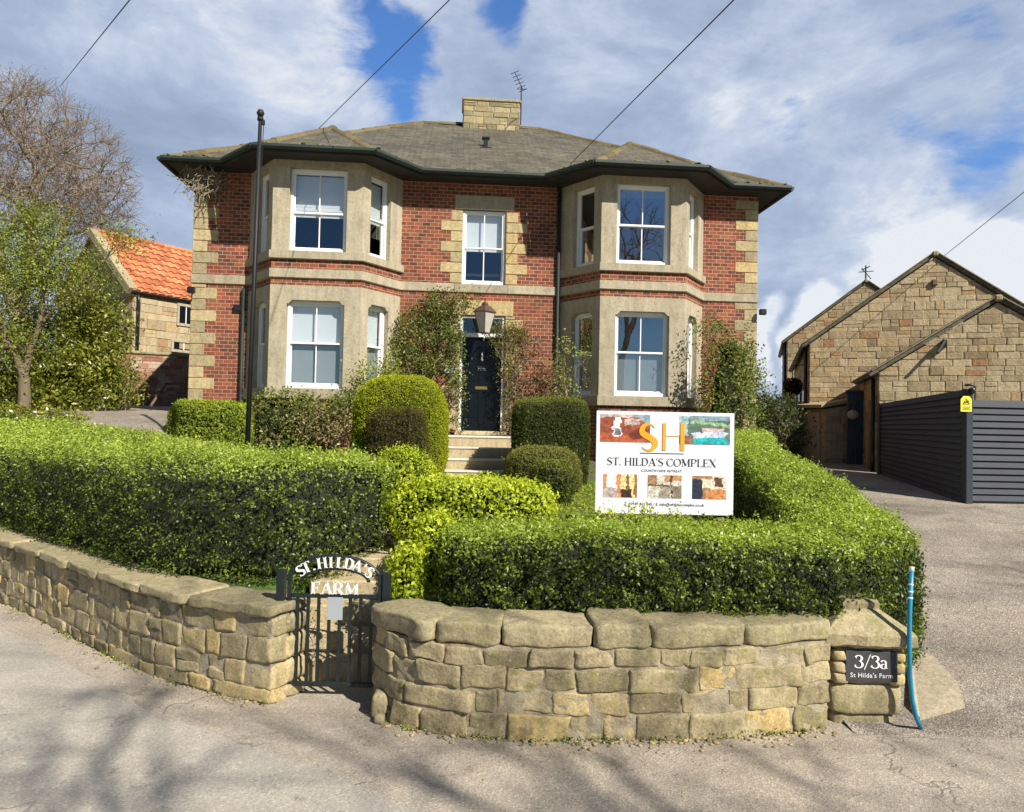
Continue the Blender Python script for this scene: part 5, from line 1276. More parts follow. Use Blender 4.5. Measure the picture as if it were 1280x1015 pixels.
r = thing('ground_ivy', 'low dark leafy undergrowth below the garden tree at the left edge', 'undergrowth', (-11, 12.8, 1.5))
sh = hedge_shape([(-15, 14.4, 1.2, 2.15, .6), (-11.5, 12.6, 1.2, 2.0, .6), (-9.3, 11.9, 1.1, 2.02, .5), (-8.1, 12.0, 1.1, 1.98, .45), (-7.7, 12.9, 1.3, 1.9, .3)], 3, 6, 12, .1)
foliage(sh, r, 'laurel', .06, 75, .12, 2.0, 8, -.2, topmix=.1)
# climbers and scrub near the walls: stems plus leaves at scattered clumps
def climber(name, label, base, pts, mat, leaves, size, seed, clump=.16, flat=1.0, stem='twig', r0=.02, flowers=0, cat='climber', tb=0):
    rnd = random.Random(seed); rng = np.random.default_rng(seed); r = thing(name, label, cat, base)
    br = MB(); tips = []; grow(br, base, np.array(pts), r0, rnd, .004, tips=tips, bend=.3); br.build('stems', stem, r, True, world=True)
    tp = np.array([list(q) for q, d in tips]); k = rng.integers(0, len(tp), leaves); pos = tp[k]+rng.normal(size=(leaves, 3))*clump*np.array([1, flat, 1])
    nr = np.tile(np.array([-.1, -1, .4]), (leaves, 1)); ti = .45+rng.normal(size=leaves)*.2+.3*(rng.random(len(tp))[k]-.5)+tb
    leaf_mesh('foliage', pos, nr, np.full(leaves, size), mat, r, rng, ti, spread=.9)
    if flowers: pos = tp[rng.integers(0, len(tp), flowers)]+rng.normal(size=(flowers, 3))*clump; leaf_mesh('flowers', pos, np.tile(np.array([0, -1, .3]), (flowers, 1)), np.full(flowers, size), 'flower', r, rng, aspect=.9)
    return r
def region(pxs, n, seed, Y=None, dv=(-.35, -.05)):
    """points near the facade inside ellipses (px, py, rx, ry)"""
    rnd = random.Random(seed); out = []; tw = sum(e[2]*e[3] for e in pxs)
    for cx_, cy_, rx_, ry_ in pxs:
        for _ in range(max(3, int(n*rx_*ry_/tw))):
            a = rnd.random()*6.283; q = rnd.random()**.5; v = rnd.uniform(*dv)
            px_, py_ = cx_+math.cos(a)*q*rx_, cy_+math.sin(a)*q*ry_
            if Y: out.append(tuple(P(px_, py_, Y+v)))
            else:
                d = ray(px_, py_); t_ = (v+(Vector((HO.x, HO.y, 0))-EYE).dot(HY))/d.dot(HY); out.append(tuple(EYE+d*t_))
    return out
climber('climbing_rose', 'leafy climbing plant on the brick wall left of the front door', tuple(HW(-1.35, -.2, 1.4)), region([(535, 425, 42, 48), (505, 455, 30, 28), (555, 380, 22, 16), (565, 405, 16, 22), (573, 480, 8, 60), (585, 375, 16, 8)], 240, 1), 'rose', 7500, .05, 61, .075, .7, tb=-.05)
climber('climbing_rose', 'reddish twiggy climbing plant on the wall right of the front door', tuple(HW(.95, -.2, 1.4)), region([(660, 470, 34, 34), (650, 430, 26, 22), (690, 480, 22, 22), (645, 505, 18, 20), (640, 410, 20, 12), (628, 425, 12, 10), (640, 540, 10, 20)], 200, 2), 'red', 3600, .042, 62, .085, .7)
climber('climbing_rose', 'thin green climber trailing in front of the fanlight', tuple(HW(.62, -.12, 1.5)), region([(630, 410, 16, 10), (625, 435, 14, 22), (640, 470, 8, 40), (650, 418, 20, 8)], 60, 3), 'rose', 900, .045, 63, .06, .5, r0=.012)
climber('lilac_shrub', 'light green shrub in front of the left bay window corner', tuple(P(470, 560, 13.1)), region([(470, 470, 30, 18), (455, 490, 24, 14), (440, 500, 18, 12), (490, 455, 12, 14)], 90, 4, Y=13.2, dv=(-.2, .2)), 'spring', 1500, .055, 64, .1, 1, r0=.02, cat='shrub')
climber('dry_border', 'dry straw-coloured border plants below the left bay window', tuple(P(415, 560, 13.0)), region([(400, 525, 40, 26), (430, 535, 26, 24), (380, 540, 26, 18), (350, 550, 30, 8)], 150, 5, Y=13.0, dv=(-.3, .3)), 'straw', 1500, .06, 65, .1, 1, r0=.02, cat='border plants', flowers=12)
climber('border_shrub', 'green leafy border shrub among the dry plants below the left bay window', tuple(P(420, 560, 12.9)), region([(395, 520, 36, 22), (435, 515, 22, 26), (375, 545, 26, 12)], 110, 15, Y=12.95, dv=(-.3, .3)), 'rose', 1900, .055, 75, .1, 1, r0=.015, cat='shrub')
climber('young_shrub', 'small green shrub at the right bay window edge', tuple(P(705, 560, 13.1)), region([(705, 460, 12, 40), (722, 450, 10, 14), (712, 490, 16, 18)], 50, 6, Y=13.3, dv=(-.1, .1)), 'spring', 520, .05, 66, .09, 1, r0=.015, cat='shrub')
climber('gate_weeds', 'thin bramble stems behind the left side of the gate', tuple(P(368, 850, 5.25)), region([(370, 760, 16, 40), (385, 800, 24, 50), (362, 820, 10, 30)], 26, 7, Y=5.2, dv=(-.04, .1)), 'ivy', 160, .02, 67, .04, 1, r0=.006, cat='weeds')
climber('wall_shrub', 'spiky leafy sprays at the right corner of the brick house', tuple(P(925, 530, 13.9)), region([(922, 440, 20, 36), (938, 465, 14, 24), (885, 420, 14, 20), (900, 405, 14, 12), (940, 500, 14, 28)], 90, 8, Y=13.9, dv=(-.3, .3)), 'rose', 2600, .055, 68, .1, 1, r0=.03, cat='shrub')
climber('bramble', 'tangled dark brambles beside the barn wall at the end of the hedge', tuple(P(985, 570, 16.5)), region([(975, 520, 22, 30), (1000, 545, 14, 18), (970, 555, 18, 14)], 80, 9, Y=17, dv=(-.5, .5)), 'ivy', 1600, .07, 69, .14, 1, r0=.02, cat='bramble')
# daisies on the lawn strip and grass blades
rng = np.random.default_rng(9); n = 16000
xs = rng.uniform(.3, 3.0, n); ys = rng.uniform(6.0, 12.5, n); pos = np.stack([xs, ys, np.array([garden_z(a, b_) for a, b_ in zip(xs, ys)])+.02], 1)
o = leaf_mesh('lawn_grass', pos, np.tile(np.array([0, -.6, .7]), (n, 1)), np.full(n, .05), 'privet_bright', None, rng, aspect=.25); props(o, 'bright lawn grass between the hedge and the signboard', 'grass', kind='stuff')

# ------------------------------------------------------------------ signboard
sY = 7.35; s0, s1 = P(745.5, 516, sY), P(916, 640, sY); sc = P(831, 578, sY); SWd = s1.x-s0.x; zt_, zb_ = P(831, 515, sY).z, P(831, 643, sY).z; SH = zt_-zb_
r = thing('signboard', 'large white signboard with five pictures standing behind the right hedge', 'signboard', (sc.x, sY, .8)); z0 = zb_-.8
board = MB().bbox(-SWd/2, SWd/2, 0, .02, z0, z0+SH, .002).build('board', 'sign_white', r)
for x_ in (-SWd/2+.12, SWd/2-.12): MB().bbox(x_-.03, x_+.03, .021, .08, -.1, z0+SH-.06, .004).build('post', 'wood', r)
def q2(px_, py_): return ((px_-745.5)/170.5*SWd-SWd/2, z0+SH-(py_-515)/128*SH)
def picture(px0, py0, px1, py1, fn, nm='picture'):
    a, b_ = q2(px0, py0), q2(px1, py1); nx, nz = 64, 40; mb = MB()
    for i in range(nx):
        for j in range(nz):
            u0, u1, v0, v1 = i/nx, (i+1)/nx, j/nz, (j+1)/nz; X = lambda u: a[0]+(b_[0]-a[0])*u; Z = lambda v: b_[1]+(a[1]-b_[1])*v
            uu, vv = (u0+u1)/2, (v0+v1)/2; q = Vector((uu*4+px0, vv*3, py0)); wv_ = mnoise.noise_vector(q)*.07+mnoise.noise_vector(q*3.1)*.05
            col = fn(min(.999, max(0, uu+wv_.x)), min(.999, max(0, vv+wv_.y))); sh_ = 1+.5*mnoise.noise(q*2.3)+.5*mnoise.noise(q*6); col = tuple(min(1, max(.01, c0*sh_)) for c0 in col)
            mb.face([(X(u0), -.002, Z(v0)), (X(u1), -.002, Z(v0)), (X(u1), -.002, Z(v1)), (X(u0), -.002, Z(v1))], tuple(col))
    mb.build(nm, 'print', board)
rp = random.Random(77)
def jit(c_, k=.12): s_ = 1+rp.uniform(-k, k); return tuple(min(1, max(0, x*s_)) for x in c_)
def im1(u, v):
    if v < .32: c_ = (.42, .10, .04)
    else: c_ = (.28, .07, .035)
    if .26 < u < .44 and .2 < v < .92 and abs(u-.35) < .06+.03*(1-v): c_ = (.85, .88, .92)
    if .3 < u < .40 and .25 < v < .5: c_ = (.2, .2, .22)
    if ((u-.78)/.18)**2+((v-.3)/.2)**2 < 1: c_ = (.17, .035, .02)
    if .5 < u < .8 and .62 < v < .85: c_ = (.5, .38, .34)
    if v > .9: c_ = (.5, .42, .4)
    if u+v > 1.62: c_ = (.25, .35, .4)
    return jit(c_)
def im2(u, v):
    c_ = (.10, .16, .12)
    if v > .82: c_ = (.2, .3, .35)
    if u < .18: c_ = (.35, .5, .5) if v > .3 else (.2, .12, .08)
    if abs(v-(.75-.35*(u-.4)**2)) < .06 and u > .2: c_ = (.3, .45, .25)
    if .45 < u < .85 and .4 < v < .58: c_ = (.55, .4, .4)
    if .3-.15*(.5-v) < u < .95 and .24 < v < .42: c_ = (.62, .66, .85)
    if .3 < u < .95 and .02 < v < .24: c_ = (.02, .42, .45)
    if .18 < u < .3 and v < .3: c_ = (.25, .13, .08)
    return jit(c_, .25)
def im3(u, v):
    c_ = (.65, .25, .10)
    if .1 < u < .38 and v > .35 and abs(u-.24) < .14: c_ = (.85, .87, .9)
    if v < .4 and u < .45: c_ = (.5, .4, .36)
    if u > .52: c_ = (.85, .62, .3)
    if .52 < u < .85 and v < .38: c_ = (.06, .03, .02)
    if .68 < u < .74 or abs(u-.7) < (.8-v)*.12: c_ = (.2, .12, .05) if v > .3 else c_
    if u > .92: c_ = (.3, .15, .05)
    return jit(c_, .2)
def im4(u, v):
    c_ = (.62, .58, .48)
    if u < .25 and v > .5: c_ = (.35, .2, .1)
    if v > .75 and .5 < u: c_ = (.5, .25, .12)
    if .35 < u < .65 and v < .6: c_ = (.35, .30, .24)
    if .68 < u < .73: c_ = (.1, .06, .04)
    if u > .74 and v < .55: c_ = (.25, .2, .14)
    if abs(v-.55) < .04 and u < .6: c_ = (.12, .08, .05)
    return jit(c_, .35)
def im5(u, v):
    c_ = (.75, .65, .5)
    if u < .28: c_ = (.03, .035, .06)
    if .28 <= u < .55 and v < .5: c_ = (.3, .2, .12)
    if v < .42 and u > .38: c_ = (.65, .27, .1)
    if .68 < u < .9 and .55 < v < .95: c_ = (.12, .06, .04)
    if v > .86 and u < .6: c_ = (.4, .2, .1)
    return jit(c_, .2)
picture(750, 519, 812, 554, im1); picture(848, 519, 911, 555, im2); picture(755, 594, 797, 623, im3); picture(810, 594, 852, 623, im4); picture(865, 594, 907, 623, im5)
def at2(px_, py_): x_, z_ = q2(px_, py_); return Matrix.Translation((x_, -.004, z_))
# big monogram
mb = MB(); hS = (565-531)/128*SH*1.0; sx = 19/170.5*SWd/.56/hS
M = at2(799, 564) @ Matrix.Diagonal((sx, 1, 1, 1)); pts = scurve(); 
n_ = len(pts); ws = [.03+.20*max(0, math.sin(math.pi*(i/(n_-1))))**1.8 for i in range(n_)]
G['s'] = (.6, [(pts, ws)]); glyph(mb, 's', M, hS, .002)
for a, w_ in (((829.5), 4.2), ((852), 5.2)):
    x0_, zt2 = q2(a-w_/2, 529); x1_, zb2 = q2(a+w_/2, 563); mb.box(x0_, x1_, -.008, -.0022, zb2, zt2)
x0_, z_ = q2(832, 545); x1_, _z = q2(850, 545); mb.box(x0_, x1_, -.006, -.0022, z_-.003, z_+.003)
mb.build('monogram', 'orange', board)
mb = MB(); x0_, z_ = q2(800, 567); x1_, _z = q2(854, 567); mb.box(x0_, x1_, -.005, -.0022, z_-.003, z_+.004)
M = at2(827, 582.5); glyphs(mb, "ST. HILDA'S COMPLEX", M, 9.5/128*SH, width=135/170.5*SWd, wf_=.66); mb.build('lettering', 'ink', board)
mb = MB(); text_mesh('COUNTRYSIDE RETREAT', .034, at2(827, 590) @ TXT, mb, .001, 1.12)
text_mesh('T. 01947 841 245 / E. info@sthildascomplex.co.uk', .040, at2(831, 632) @ TXT, mb, .001, 1.0); mb.build('lettering', 'grey_ink', board)
# weeds showing against the foot of the board
climber('hedge_sprigs', 'loose sprigs standing up at the back of the right hedge under the signboard', (.9, 5.75, 1.0), region([(760, 642, 18, 8), (800, 641, 24, 9), (835, 644, 20, 6)], 40, 21, Y=5.75, dv=(-.05, .1)), 'golden', 260, .028, 71, .03, 1, r0=.004, cat='sprigs')

# ------------------------------------------------------------------ flagpole
f0 = P(311, 575, 9.6); r = thing('flagpole', 'tall slim black flagpole with ball top behind the left hedge', 'flagpole', (f0.x, f0.y, 1.1))
ft = P(325.5, 147, 9.6); hh = ft.z-1.1; dx = ft.x-f0.x
MB().tube([(0-.03, 0, 0), (dx*.5-.01, 0, hh*.5), (dx, 0, hh)], [.034, .031, .024], 12).build('pole', 'pole', r, True)
mb = MB(); mb.lathe([(.004, -.055), (.035, -.042), (.052, 0), (.035, .042), (.004, .055)], (dx, 0, hh+.06), 12); mb.lathe([(.04, -.06), (.04, -.02)], (dx, 0, hh+.02), 10); mb.build('ball_finial', 'pole', r, True)
mb = MB(); mb.bbox(dx+.02, dx+.06, -.02, .02, hh-.10, hh-.03, .005); mb.build('pulley', 'pole', r)
MB().tube([(dx+.05, -.01, hh-.07), (dx*.5+.03, -.04, hh*.5), (.02, -.04, .2)], .005, 4).build('halyard', 'pole', r)

# ------------------------------------------------------------------ wires
def wire(label, a, b_, sag, rad):
    a, b_ = P(*a), P(*b_); pts = []
    for k in range(17): u = k/16; p = a.lerp(b_, u); p.z -= sag*4*u*(1-u); pts.append(p-a)
    mb = MB(); mb.tube(pts, rad, 5); o = mb.build('overhead_wire', 'cable'); o.location = a; props(o, label, 'overhead wire', 'overhead wires')
wire('overhead wire crossing the sky above the bare tree', (178, -20, 10), (75, 108, 26), 0, .010)
wire('overhead wire running down to the left bay roof', (582, -20, 8.5), (397, 162, 15.2), 0, .007)
wire('overhead wire running down to the eaves beside the right bay', (935, -18, 7), (713, 205, 14.3), 0, .008)
wire('overhead wire reaching the peak of the big stone gable', (1320, 208, 12), (1180, 320, 18.6), 0, .008)

# ------------------------------------------------------------------ barn with orange pantiles, left
cn = P(163, 500, 22); a_ = R(33); dx_, dg = Vector((math.sin(a_), math.cos(a_), 0)), Vector((-math.cos(a_), math.sin(a_), 0))
ez = P(163, 362, 22).z; Lb = 14; hwid = 2.35
apx = cn+dg*hwid; rise = 2.05
r = thing('stone_barn', 'stone barn with bright orange pantile roof left of the brick house', 'barn', (cn.x, cn.y, 1.9))
mb, co_ = MB(), MB(); rnd = random.Random(31)
M = frame((cn.x, cn.y, 0), dx_)      # long wall, outside faces -y of this frame
# frame y axis = z cross x ; want outside toward the camera
yv = M.to_3x3() @ Vector((0, 1, 0)); 
ow = [(1.95, 2.45, 4.05, 4.75), (1.5, 2.45, 3.1, 3.45)]
zb0 = 1.7
stone_face(mb, co_, M, [(0, zb0), (Lb, zb0), (Lb, ez), (0, ez)], rnd, (.16, .32), (.25, .75), .008, .03)
Mg = frame((cn.x+dg.x*2*hwid, cn.y+dg.y*2*hwid, 0), -dg)
stone_face(mb, co_, Mg, [(0, zb0), (2*hwid, zb0), (2*hwid, ez), (hwid, ez+rise), (0, ez)], rnd, (.16, .3), (.25, .65), .008, .03)
mb.build('stonework', 'barn', r, False, world=True); co_.build('mortar', 'mortar', r, False, world=True)
# pantile slope: real rolls and courses
def pantile(mb, p0, along, down, L_, W_, up, course=.34, roll=.26):
    nu = int(L_/roll)*6; nv = int(W_/course)+1; rnd = random.Random(3)
    for j in range(nv):
        v0, v1 = j*course, min((j+1)*course+.03, W_+.05); row = []
        for (v, lift) in ((v0, .005), (v1, .045)):
            row.append([p0+along*(u*L_/nu)+down*v+up*(lift+.028*math.sin(u*math.pi*2/6)) for u in range(nu+1)])
        b0_ = [p-up*.05 for p in row[1]]
        for u in range(nu):
            if u % 6 == 0: ti = (rnd.random(), 0, 0)
            mb.face([row[0][u], row[0][u+1], row[1][u+1], row[1][u]][::-1], ti); mb.face([row[1][u], row[1][u+1], b0_[u+1], b0_[u]][::-1], (.0, 0, 0))
mb = MB(); rt_ = Vector((cn.x, cn.y, 0))+dg*hwid+Vector((0, 0, ez+rise+.05))-dx_*.12; dn = (-dg*hwid-Vector((0, 0, rise))).normalized(); Wp = math.hypot(hwid, rise)+.15; upn = dx_.cross(dn); upn = upn if upn.z > 0 else -upn
pantile(mb, rt_, dx_, dn, Lb, Wp, upn)
dn2 = (dg*hwid-Vector((0, 0, rise))).normalized(); up2 = dx_.cross(dn2); up2 = up2 if up2.z > 0 else -up2
mb.face([rt_, rt_+dx_*Lb, rt_+dx_*Lb+dn2*Wp, rt_+dn2*Wp]); rf = mb.build('roof', 'pantile', r, False, world=True)
mb = MB(); rnd = random.Random(4)
for k in range(int(Lb/.4)): mb.tube([rt_+dx_*(.4*k)+Vector((0, 0, .02)), rt_+dx_*(.4*k+.4)+Vector((0, 0, .03))], .09, 8, (rnd.random(), 0, 0))
mb.build('ridge_tiles', 'pantile', rf, False, world=True)
mb = MB()
M2 = frame((0, 0, 0), (dn.x, dn.y, 0))
for k in range(7): 
    p, q = rt_-dx_*.12+dn*(Wp*k/7), rt_-dx_*.12+dn*(Wp*(k+1)/7); mb.mesh([p+upn*.08, q+upn*.08, q+upn*.08+dx_*.28, p+upn*.08+dx_*.28, p-upn*.14, q-upn*.14, q-upn*.14+dx_*.28, p-upn*.14+dx_*.28], [(0, 1, 2, 3), (4, 5, 1, 0), (5, 6, 2, 1), (7, 6, 5, 4), (3, 2, 6, 7)], (rnd.random(), .3, 0))
mb.build('verge_stones', 'coping', r, False, world=True)
ge = rt_+dn*Wp; MB().tube([ge+upn*-.03, ge+dx_*Lb+upn*-.03], .07, 8).build('gutter', 'black', r, True, world=True)
dpx = Vector((cn.x, cn.y, 0))-yv*.1+dx_*.1; MB().tube([ge-upn*.05+dx_*.2, dpx+Vector((0, 0, ez-.35)), dpx+Vector((0, 0, 2.0))], .05, 8).build('downpipe', 'black', r, True, world=True)
for s0_, s1_, z0_, z1_ in ((1.48, 1.95, P(229, 405, 23.45).z, P(229, 384, 23.45).z), (1.32, 2.02, P(229, 438, 23.45).z, P(229, 429, 23.45).z)):
    fw_ = MB(); 
    for q in ((s0_-.08, s1_+.08, z1_, z1_+.09), (s0_-.08, s1_+.08, z0_-.09, z0_), (s0_-.08, s0_, z0_+.001, z1_-.001), (s1_, s1_+.08, z0_+.001, z1_-.001)): fw_.bbox(q[0], q[1], -.07, .02, q[2], q[3], .01, M, (.6, .2, 0))
    wf = fw_.build('window', 'sandstone', r, False, world=True)
    MB().box(s0_, s1_, -.035, -.03, z0_, z1_, M).build('pane', 'gloss_black', wf, False, world=True)
    fw_ = MB(); fw_.box((s0_+s1_)/2-.015, (s0_+s1_)/2+.015, -.05, -.036, z0_, z1_, M); fw_.build('sash', 'white', wf, False, world=True)

# old brick yard wall between barn and house
a_w, b_w = P(150, 505, 20.3), P(330, 508, 22.0); r = thing('yard_wall', 'weathered brick yard wall with stone coping between the barn and the house', 'wall', (a_w.x, a_w.y, 1.9))
d = Vector((b_w.x-a_w.x, b_w.y-a_w.y, 0)); M = frame((a_w.x, a_w.y, 0), d); zt2 = P(158, 442, 20.4).z
mb, co_ = MB(), MB(); rnd = random.Random(17); stone_face(mb, None, M, [(0, 1.7), (d.length, 1.7), (d.length, zt2), (0, zt2)], rnd, (.08, .13), (.18, .38), .007, .014)
mb.build('brickwork', m_stone('old_brick', [(0, (.28, .13, .09)), (.4, (.38, .19, .13)), (.75, (.45, .28, .2)), (1, (.52, .42, .32))], .2, (.3, .25, .15), .3, 2), r, False, world=True)
MB().box(0, d.length, .002, .3, 1.7, zt2, M).build('mortar', 'mortar', r, False, world=True)
MB().bbox(-.05, d.length, -.06, .36, zt2+.001, zt2+.09, .02, M, (.4, .5, 0)).build('coping', 'coping', r, False, world=True)
h0, h1, h2 = P(238, 478, 16), P(207, 480, 16.2), P(188, 508, 15.6)
r = thing('handrail', 'bent iron handrail in front of the brick yard wall', 'handrail', (h2.x, h2.y, h2.z)); MB().tube([h0, h1, h1.lerp(h2, .1), h2], .03, 8).build('rail', 'wood', r, True, world=True)
ms = P(151, 490, 15.2); r = thing('millstone', 'pale round millstone leaning among the shrubs', 'millstone', (ms.x, ms.y, 1.85), R(-38))
mb = MB(); pr = [(.17, -.07), (.18, -.09), (.33, -.085), (.37, -.06), (.37, .06), (.17, .07)]; n_ = 28; vs = []
for rr_, y_ in pr:
    for k in range(n_): a = 2*math.pi*k/n_; vs.append((rr_*math.cos(a), y_, .37+rr_*math.sin(a)))
mb.mesh(vs, [(i*n_+k, i*n_+(k+1) % n_, ((i+1) % 6)*n_+(k+1) % n_, ((i+1) % 6)*n_+k) for i in range(6) for k in range(n_)], (.8, .2, 0)); mb.build('stone_ring', 'concrete', r, True)
# yard paving by the left corner of the house
grid_sheet('yard', rng_(-11.4, -5.0, .4), rng_(11.2, 22.5, .4), lambda x, y: ground_z(x, y)+.02, 'drive', 0, label='stony yard ground left of the house')

# ------------------------------------------------------------------ stone barns, right
def gable_barn(label, corner, yaw_, wid, eave, rise, length, zbase, seed, far=False, left_windows=(), hr=(.10, .22), wr=(.16, .48)):
    """gable faces the camera; corner = its left foot; yaw_ turns clockwise"""
    g = Vector((math.cos(yaw_), -math.sin(yaw_), 0)); ax = Vector((math.sin(yaw_), math.cos(yaw_), 0)); c0 = Vector((corner[0], corner[1], 0))
    r = thing('stone_barn', label, 'barn', (c0.x, c0.y, zbase)); rnd = random.Random(seed); mb, co_ = MB(), MB()
    stone_face(mb, co_, frame(c0, g), [(0, zbase), (wid, zbase), (wid, eave), (wid/2, eave+rise), (0, eave)], rnd, hr, wr, .005, .02)
    Ms = frame(c0+ax*length, -ax)
    stone_face(mb, co_, Ms, [(0, zbase), (length, zbase), (length, eave), (0, eave)], rnd, hr, wr, .005, .02)
    c1 = c0+g*wid; Ms2 = frame(c1, ax); co_.face([Ms2 @ Vector(q) for q in ((0, 0, zbase), (length, 0, zbase), (length, 0, eave), (0, 0, eave))])
    mb.build('stonework', 'barn', r, False, world=True); co_.build('mortar', 'mortar', r, False, world=True)
    ap = c0+g*wid/2+Vector((0, 0, eave+rise)); mb = MB(); sl_ = []
    for sg, cc2 in ((-1, c0), (1, c1)):
        e0 = Vector((cc2.x, cc2.y, eave)); dn = (e0-ap).normalized(); W_ = (e0-ap).length+.18; upn = ax.cross(dn); upn = upn if upn.z > 0 else -upn
        p = ap-ax*.06; q = p+ax*(length+.1)
        mb.mesh([p+upn*.12, q+upn*.12, q+dn*W_+upn*.12, p+dn*W_+upn*.12, p+upn*.03, q+upn*.03, q+dn*W_+upn*.03, p+dn*W_+upn*.03], [(0, 1, 2, 3), (7, 6, 5, 4), (0, 3, 7, 4), (2, 6, 7, 3), (1, 5, 6, 2)], (.5, .5, 0))
    rf = mb.build('roof', 'slate', r, False, world=True)
    mb = MB()
    for sg, cc2 in ((-1, c0), (1, c1)):
        e0 = Vector((cc2.x, cc2.y, eave)); dn = (e0-ap).normalized(); W_ = (e0-ap).length+.10; upn = ax.cross(dn); upn = upn if upn.z > 0 else -upn
        n_ = int(W_/.7)
        for k in range(n_):
            p, q = ap-ax*.10+dn*(W_*k/n_+.004)+upn*.125, ap-ax*.10+dn*(W_*(k+1)/n_-.004)+upn*.125; b0_ = ax*.30
            mb.mesh([p, q, q+b0_, p+b0_, p-upn*.02, q-upn*.02, q-upn*.02+b0_, p-upn*.02+b0_], [(0, 1, 2, 3), (7, 6, 5, 4), (0, 4, 5, 1), (3, 2, 6, 7), (0, 3, 7, 4), (1, 5, 6, 2)], (rnd.random()*.4, .3, 0))
    mb.bbox(-.07, .07, -.005, .3, .02, .145, .03, frame(ap-ax*.115, g), (.3, .3, 0))
    # verges sit slightly above the slates
    v_ = mb.build('verge_stones', 'coping', r, False, world=True)
    e0 = c0+Vector((0, 0, eave-.03))-g*.12; MB().tube([e0-ax*.02, e0+ax*length], .06, 8).build('gutter', 'black', r, True, world=True)
    d0_ = c0-g*.08+ax*.25; MB().tube([d0_+Vector((0, 0, eave-.1)), d0_+Vector((0, 0, zbase))], .045, 8).build('downpipe', 'black', r, True, world=True)
    for s0_, s1_, z0_, z1_ in left_windows:
        fw_ = MB(); fw_.bbox(length-s1_, length-s0_, -.06, -.04, z0_, z1_, .005, Ms); w_ = fw_.build('window', 'gloss_black', r, False, world=True)
        fw_ = MB(); fw_.bbox(length-s1_-.1, length-s0_+.1, -.075, .0, z1_+.001, z1_+.2, .01, Ms, (.6, .5, 0)); fw_.bbox(length-s1_-.1, length-s0_+.1, -.085, .0, z0_-.12, z0_-.001, .01, Ms, (.6, .5, 0)); fw_.build('window_surround', 'sandstone', w_, False, world=True)
    return r, c0, g, ax
c_ = P(1011, 570, 18.2); e_ = P(1011, 430, 18.2).z; apz = P(1166, 322, 17.9)
big, bc0, bg_, bax = gable_barn('big stone barn gable with tall peak behind the dark fence', (c_.x, c_.y), R(19), 5.54, e_, P(1166, 322, 17.3).z-e_, 8.5, .9, 51, left_windows=((1.2, 2.2, 1.4, 3.0), (3.4, 4.4, 1.4, 3.0), (5.6, 6.6, 2.0, 3.1)))
mb = MB(); M = frame(bc0, bg_); mb.bbox(2.7, 2.83, -.10, 0, 5.45, 5.6, .02, M, (.1, 0, 0)); mb.build('wall_bracket', 'wood', big, False, world=True)
c_ = P(983, 560, 27.5); e_ = P(984, 426, 27.5).z
far_, fc0, fg_, fax = gable_barn('farther stone barn gable carrying an aerial, left of the big gable', (c_.x, c_.y), R(19), 5.4, e_, P(1080, 354, 26.6).z-e_, 6, 1.2, 52, left_windows=((.6, 1.4, 3.4, 4.6),))
a0 = P(1082, 352, 26.7); r = thing('television_aerial', 'small aerial on the peak of the farther barn', 'aerial', a0)
MB().tube([(0, 0, -.6), (0, 0, .6)], .03, 5).build('mast', 'cable', r); mb = MB(); mb.tube([(-.25, 0, .35), (.3, 0, .4)], .02, 4); mb.tube([(0, -.3, .5), (0, .3, .5)], .02, 4); mb.tube([(-.15, 0, .5), (.2, 0, .1)], .02, 4); mb.build('antenna_rods', 'cable', r)
c_ = P(1098, 590, 14.9); e_ = P(1098, 466, 14.9).z
low, lc0, lg_, lax = gable_barn('low stone outbuilding gable directly behind the slatted fence', (c_.x, c_.y), R(19), 4.2, e_, P(1245, 378, 14.2).z-e_, 2.7, .8, 53, hr=(.10, .22), wr=(.15, .42))
M = frame(lc0, lg_); mb = MB(); mb.bbox(1.12, 1.20, -.16, 0, 3.62, 3.78, .01, M); mb.tube([M @ Vector((1.16, -.15, 3.75)), M @ Vector((1.0, -.3, 3.5))], .035, 6); mb.build('floodlight', 'black', low, False, world=True)
# lean-to shed
l0, l1 = P(1031, 575, 17.4), P(1068, 572, 17.4); lt0, lt1 = P(1014, 508, 17.3).z, P(1070, 495, 17.3).z
r = thing('lean_to_shed', 'little stone lean-to with sloping roof and pale side door', 'shed', (l0.x, l0.y, 1.0)); M = frame((l0.x, l0.y, 0), (1, .02, 0)); w_ = 1.35; mb, co_ = MB(), MB(); rnd = random.Random(8)
stone_face(mb, co_, M, [(0, .9), (w_, .9), (w_, lt1-.1), (0, lt0-.05)], rnd, (.14, .26), (.2, .5), .008, .02)
Ms = frame((l0.x-.28, l0.y+1.6, 0), (.28, -1.6, 0)); co_.face([Ms @ Vector(q) for q in ((0, 0, .9), (1.62, 0, .9), (1.62, 0, lt0-.05), (0, 0, lt0-.05))])
mb.build('stonework', 'barn', r, False, world=True); co_.build('mortar', 'mortar', r, False, world=True)
MB().bbox(.25, 1.45, -.05, -.01, 1.12, lt0-.12, .01, Ms).build('door', 'cream_door', r, False, world=True)
mb = MB(); mb.mesh([M @ Vector(q) for q in ((-.15, -.12, lt0-.03), (w_, -.12, lt1), (w_, 1.6, lt1+.02), (-.45, 1.7, lt0), (-.15, -.12, lt0+.05), (w_, -.12, lt1+.08), (w_, 1.6, lt1+.1), (-.45, 1.7, lt0+.08))], [(3, 2, 1, 0), (4, 5, 6, 7), (0, 1, 5, 4), (1, 2, 6, 5), (2, 3, 7, 6), (3, 0, 4, 7)], (.8, .2, 0)); mb.build('roof', 'coping', r, False, world=True)
MB().bbox(w_-.02, w_+.10, -.15, .0, lt1+.02, lt1+.14, .01, M).build('lamp', 'white', r, False, world=True)
